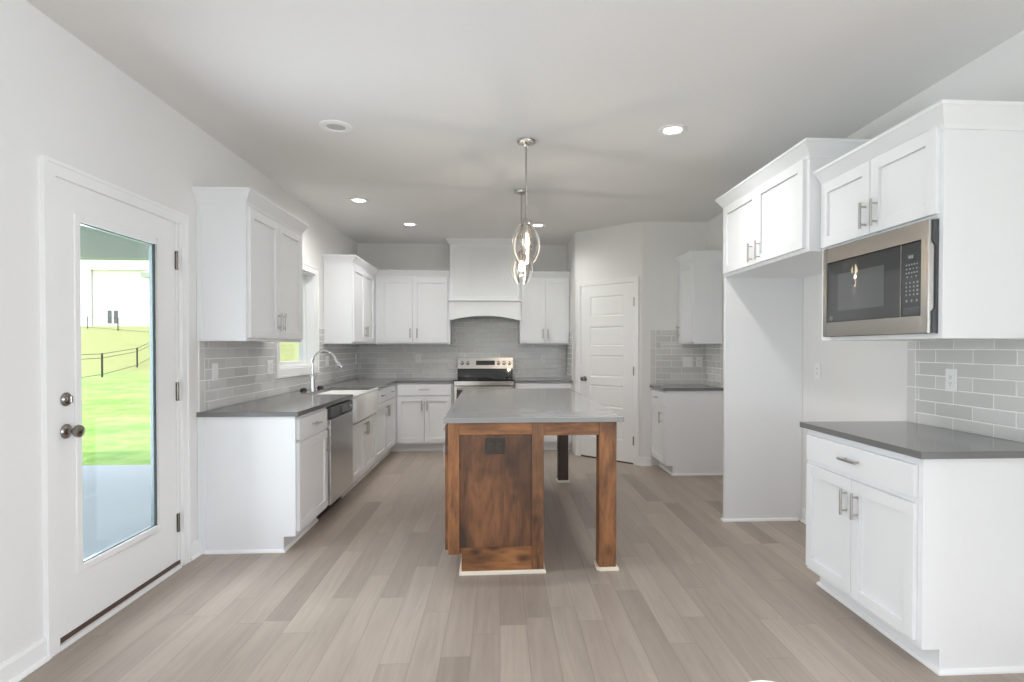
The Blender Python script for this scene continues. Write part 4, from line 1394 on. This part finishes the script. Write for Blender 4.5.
# drawers and doors towards the sink
M_ISL = M_I @ Matrix(((0, -1, 0, cx0), (1, 0, 0, 0), (0, 0, 1, 0), (0, 0, 0, 1)))
nb = 3
wd = (cy1 - F - 0.04) / nb
for k in range(nb):
    u0 = F + 0.03 + k * wd
    dr = MB(M_ISL).box(u0, u0 + wd - 0.02, 0.0, 0.02, 0.725, 0.872).build('drawer', 'alder_v', t, bev=0.002)
    handle(M_ISL, dr, u0 + wd / 2 - 0.01, 0.02, 0.80, 0.125, True)
    for q in range(2):
        a = u0 + q * (wd - 0.018) / 2
        dd = MB(M_ISL).shaker(a, a + (wd - 0.026) / 2, 0.0, 0.02, 0.135, 0.705, 0.057).build('door', 'alder_v', t, bev=0.0015)
        handle(M_ISL, dd, a + ((wd - 0.026) / 2 - 0.03 if q == 0 else 0.03), 0.02, 0.62)
# bronze outlet set sideways in the end panel
ol = MB(M_I).box(-0.102, 0.014, F - 0.002, F + 0.008, 0.706, 0.798).build('outlet_plate', 'bronze', t, bev=0.003, segs=2)
ol['label'] = 'dark bronze double outlet plate'
for k, ox in enumerate((-0.068, -0.020)):
    MB(M_I).box(ox - 0.018, ox + 0.018, F - 0.006, F - 0.0015, 0.723, 0.781).build('receptacle', 'bronze', ol, bev=0.002)
    b = MB(M_I)
    for zz in (0.737, 0.766):
        b.box(ox - 0.009, ox - 0.006, F - 0.0066, F - 0.0059, zz - 0.005, zz + 0.006)
        b.box(ox + 0.006, ox + 0.009, F - 0.0066, F - 0.0059, zz - 0.005, zz + 0.006)
    b.build('outlet_slots', 'slot', ol)


# ------------------------------------------------------------------ pendant lamps
def pendant(x, y, label, turn):
    t = thing('pendant_lamp', label, 'pendant lamp', (x, y, ZC), 'nickel cage pendants over the island')
    MB().lathe([(0.062, 0), (0.062, -0.010), (0.055, -0.022), (0.02, -0.027), (0.012, -0.04), (0, -0.04)], (x, y, ZC - 0.0005), (0, 0, 1), 28).build('ceiling_canopy', 'nickel', t, smooth=True)
    MB().tube([(x, y, ZC - 0.035), (x, y, 2.20)], 0.006, 10).build('rod', 'nickel', t, smooth=True)
    zt, zb_ = 2.19, 1.915
    MB().lathe([(0.012, 0.03), (0.02, 0.02), (0.034, 0.0), (0.036, -0.018), (0.028, -0.022), (0, -0.022)], (x, y, zt), (0, 0, 1), 24).build('cage_cap', 'nickel', t, smooth=True)
    MB().lathe([(0.018, -0.022), (0.018, -0.075), (0, -0.075)], (x, y, zt), (0, 0, 1), 16).build('socket', 'nickel', t, smooth=True)
    for k in range(6):
        a = turn + k * math.pi / 3
        pts = []
        for s in range(15):
            q = s / 14
            z = zt - 0.01 - q * (zt - 0.01 - zb_)
            rr = 0.036 + 0.066 * math.sin(math.pi * min(1, q * 0.90 + 0.02)) ** 0.9
            pts.append((rr, z))
        b = MB()
        ca, sa = math.cos(a), math.sin(a)
        hw = 0.0085
        ring_prev = None
        for rr, z in pts:
            cen = Vector((x + rr * ca, y + rr * sa, z))
            tn = Vector((-sa, ca, 0)) * hw
            nr_ = Vector((ca, sa, 0)) * 0.0018
            ring_ = [b.bm.verts.new(cen + tn + nr_), b.bm.verts.new(cen - tn + nr_), b.bm.verts.new(cen - tn - nr_), b.bm.verts.new(cen + tn - nr_)]
            if ring_prev:
                for j in range(4):
                    b.bm.faces.new((ring_prev[j], ring_prev[(j + 1) % 4], ring_[(j + 1) % 4], ring_[j]))
            else:
                b.bm.faces.new(ring_)
            ring_prev = ring_
        b.bm.faces.new(ring_prev[::-1])
        b.build('cage_strap', 'cage', t, smooth=True)
    MB().lathe([(0.034, -0.022), (0.042, -0.05), (0.043, -0.16), (0.040, -0.205), (0.0385, -0.205), (0.0415, -0.16), (0.0405, -0.05), (0.0325, -0.022)], (x, y, zt), (0, 0, 1), 28).build('glass_sleeve', 'clearglass', t, smooth=True)
    MB().lathe([(0.012, -0.075), (0.014, -0.085), (0.024, -0.115), (0.0265, -0.135), (0.022, -0.155), (0.010, -0.165), (0, -0.167)], (x, y, zt), (0, 0, 1), 20).build('light_bulb', 'bulb', t, smooth=True)
    lo = lamp('bulb_glow', 'POINT', (x, y, zt - 0.19), 4.0, (1.0, 0.86, 0.68), shadow_soft_size=0.012)
    return t


pendant(0.178, 3.854, 'pendant lamp with oval nickel cage over the near end of the island', 0.35)
pendant(0.192, 5.085, 'pendant lamp with oval nickel cage over the island end nearest the range', 0.12)


# ------------------------------------------------------------------ ceiling lights
def downlight(x, y, label, watts=42, cone=165):
    t = thing('recessed_light', label, 'ceiling light', (x, y, ZC), 'recessed ceiling lights')
    z = ZC - 0.0005
    MB().lathe([(0.092, 0), (0.092, -0.004), (0.086, -0.008), (0.064, -0.009), (0.056, -0.003), (0.056, 0)], (x, y, z), (0, 0, 1), 32).build('trim_ring', 'trim', t, smooth=True)
    MB().lathe([(0.055, 0), (0.055, -0.004), (0, -0.004)], (x, y, z), (0, 0, 1), 28).build('lens', 'downlight', t, smooth=True)
    lamp('downlight_glow', 'SPOT', (x, y, ZC - 0.02), watts, (1.0, 0.98, 0.95), (0, 0, 0), spot_size=math.radians(cone), spot_blend=1.0, shadow_soft_size=0.055)


downlight(-1.356, 5.493, 'lit recessed ceiling light over the counter near the sink window', 50)
downlight(-1.039, 6.523, 'lit recessed ceiling light over the room corner beside the hood', 34)
downlight(0.434, 6.479, 'lit recessed ceiling light in front of the range, beyond the pendants', 34)
downlight(1.117, 3.593, 'lit recessed ceiling light nearest the fridge alcove', 48)
for qx, qy in ((-0.9, 0.2), (1.3, 0.2), (-0.9, -3.0), (1.3, -3.0)):  # added lights behind the camera; their floor bounce lifts the ceiling
    downlight(qx, qy, 'recessed ceiling light over the dining end of the room', 200, 95)
x, y = -1.05, 3.671
t = thing('ceiling_fixture', 'round unlit white ceiling fixture between patio door and pendants', 'ceiling fixture', (x, y, ZC))
MB().lathe([(0.102, 0), (0.102, -0.006), (0.094, -0.012), (0.066, -0.014), (0.060, -0.006), (0.060, 0)], (x, y, ZC - 0.0005), (0, 0, 1), 36).build('outer_ring', 'trim', t, smooth=True)
MB().lathe([(0.060, 0), (0.060, -0.004), (0.050, -0.002), (0, -0.002)], (x, y, ZC - 0.0005), (0, 0, 1), 28).build('centre_disc', paint('grey_disc', (0.55, 0.55, 0.55), 0.6), t, smooth=True)

# ------------------------------------------------------------------ the white chair whose back just shows
CXc, CYc = 0.484, 0.613
t = thing('chair', 'white rounded chair back just peeking into the bottom edge', 'chair', (CXc, CYc, 0))
b = MB(Matrix.Translation((CXc, CYc, 0)) @ Matrix.Rotation(math.radians(12), 4, 'Z'))
rows_ = []
for i in range(13):
    q = i / 12
    row = []
    for j in range(13):
        s = j / 12 * 2 - 1
        if q < 0.45:                       # seat
            k = q / 0.45
            yy = -0.26 + 0.46 * k
            zz = 0.45 - 0.02 * math.cos(s * 1.4) + 0.03 * abs(s) ** 2 + 0.01 * k
            ww = 0.235 * (0.9 + 0.1 * k)
        else:                              # back
            k = (q - 0.45) / 0.55
            yy = 0.20 + 0.10 * k - 0.07 * abs(s) ** 2 * (1 - 0.8 * k)
            zz = 0.465 + 0.3095 * k - 0.06 * max(0, k - 0.3) * abs(s) ** 2
            ww = 0.235 * (1 - 0.95 * max(0.0, k - 0.25) ** 2.0)
        row.append(b.bm.verts.new((s * ww, yy, zz)))
    rows_.append(row)
for i in range(12):
    for j in range(12):
        b.bm.faces.new((rows_[i][j], rows_[i][j + 1], rows_[i + 1][j + 1], rows_[i + 1][j]))
ret = bmesh.ops.solidify(b.bm, geom=list(b.bm.faces), thickness=0.016)
b.build('shell_seat', 'chair', t, smooth=True)
for sx_ in (-1, 1):
    for sy_ in (-1, 1):
        b = MB(Matrix.Translation((CXc, CYc, 0)) @ Matrix.Rotation(math.radians(12), 4, 'Z'))
        b.tube([(sx_ * 0.12, -0.03 + sy_ * 0.10, 0.445), (sx_ * 0.21, -0.03 + sy_ * 0.20, 0.0)], [0.016, 0.011], 10)
        b.build('leg', 'chair', t, smooth=True)

# ------------------------------------------------------------------ outside
struct(MB().box(-7.5, XL - T, 1.2, 6.80, -0.17, -0.05).build('patio', 'concrete'))
struct(MB().box(-9.0, 14.0, -14.0, REAR_Y - T - 0.01, -0.17, -0.05).build('patio', paint('terrace_concrete', (0.52, 0.52, 0.54), 0.9, 0.4, 8)))  # unseen paving added to bounce neutral light into the rear windows
struct(MB().box(X_FAR + T + 0.01, 14.0, REAR_Y - T, 3.0, -0.17, -0.05).build('patio', 'concrete'))  # unseen east paving, added for its bounce as well
struct(MB().box(-9.0, XL - T - 0.01, REAR_Y - T, 1.19, -0.17, -0.05).build('patio', 'concrete'))  # unseen west paving, likewise added for bounce
# lawn: flat by the house, rising beyond the garden fence
b = MB()
xs_ = [-95 + 3.0 * k for k in range(65)]
ys_ = [-40 + 2.5 * k for k in range(52)]


def ground(x, y):
    z = -0.12
    if y > 28:
        z += 3.6 * (1 - math.cos(math.pi * min(1, (y - 28) / 34))) / 2
    return z


gv = [[b.bm.verts.new((x, y, ground(x, y))) for x in xs_] for y in ys_]
for i in range(len(ys_) - 1):
    for j in range(len(xs_) - 1):
        b.bm.faces.new((gv[i][j], gv[i][j + 1], gv[i + 1][j + 1], gv[i + 1][j]))
# keep the lawn clear of the house
kill = [f for f in b.bm.faces if XL - T - 0.2 < f.calc_center_median().x < 6.0 and -4.2 < f.calc_center_median().y < 8.2]
struct(b.build('lawn', 'grass', smooth=True))
# porch roof over the patio
struct(MB().box(-7.4, XL - T, 1.0, 6.62, 2.62, 2.85).build('porch_roof', 'porch'))
struct(MB().box(-7.3, XL - T, 6.46, 6.62, 2.312, 2.62).build('porch_beam', 'porch'))
struct(MB().box(-7.3, -7.16, 6.47, 6.61, -0.05, 2.312).build('porch_column', 'siding'))
# own house walls above, so the roof shades what it should
struct(MB().box(XL - T - 0.35, X_FAR + 0.6, REAR_Y - 0.7, 8.3, ZC + 0.2, ZC + 0.45).build('house_roof', 'eave'))


def fence(name, label, p0, p1, n, h, rails):
    a, c = Vector(p0), Vector(p1)
    mid = (a + c) / 2
    t = thing(name, label, 'fence', (mid.x, mid.y, ground(mid.x, mid.y)))
    pts = [a + (c - a) * k / (n - 1) for k in range(n)]
    for p in pts:
        g = ground(p.x, p.y)
        MB().box(p.x - 0.03, p.x + 0.03, p.y - 0.03, p.y + 0.03, g - 0.1, g + h).build('post', 'iron', t)
    for f in rails:
        MB().tube([(p.x, p.y, ground(p.x, p.y) + h * f) for p in pts], 0.016, 6).build('rail', 'iron', t)
    return t


d = Vector((-2.2, 6.1)).normalized()
fence('garden_fence', 'black metal fence at the far edge of the mown lawn', (-18.85 - d.x * 13, 27.7 - d.y * 13), (-18.85 + d.x * 13, 27.7 + d.y * 13), 5, 1.15, (0.12, 0.8, 0.97))
fence('garden_fence', 'distant dark fence below the pale house on the hill', (-62, 66.0), (-26, 48.0), 10, 1.15, (0.1, 0.95))

# pale neighbouring house on the hill
HX, HY = -37.0, 63.0
t = thing('house', 'pale neighbouring house on the hill beyond the fences', 'house', (HX, HY, 3.0))
MB().box(-43.9, -28.0, HY, HY + 9, 2.2, 9.6).build('wall', 'siding', t)
b = MB()
b.prism([(-37.6, 9.2), (-36.6, 9.6), (-27.4, 11.5), (-27.4, 9.2)], 1, HY - 1.4, HY - 0.05)
MB().box(-37.8, -27.5, HY - 1.6, HY - 0.05, 8.7, 9.2).build('eave', 'eave', t)
b.build('porch_gable', 'siding', t)
MB().prism([(-44.4, 9.6), (-27.5, 9.6), (-35.9, 13.5)], 1, HY - 0.4, HY + 9.4).build('roof', 'siding', t)
for wx in (-42.0, -41.35):
    w = MB().box(wx - 0.27, wx + 0.27, HY - 0.06, HY + 0.02, 3.75, 5.35).build('window', 'siding', t)
    MB().box(wx - 0.21, wx + 0.21, HY - 0.09, HY - 0.055, 3.85, 5.25).build('pane', 'far_window', w)
MB().tube([(-43.8, HY - 0.1, 3.0), (-43.8, HY - 0.1, 9.6)], 0.07, 8).build('downspout', 'eave', t)
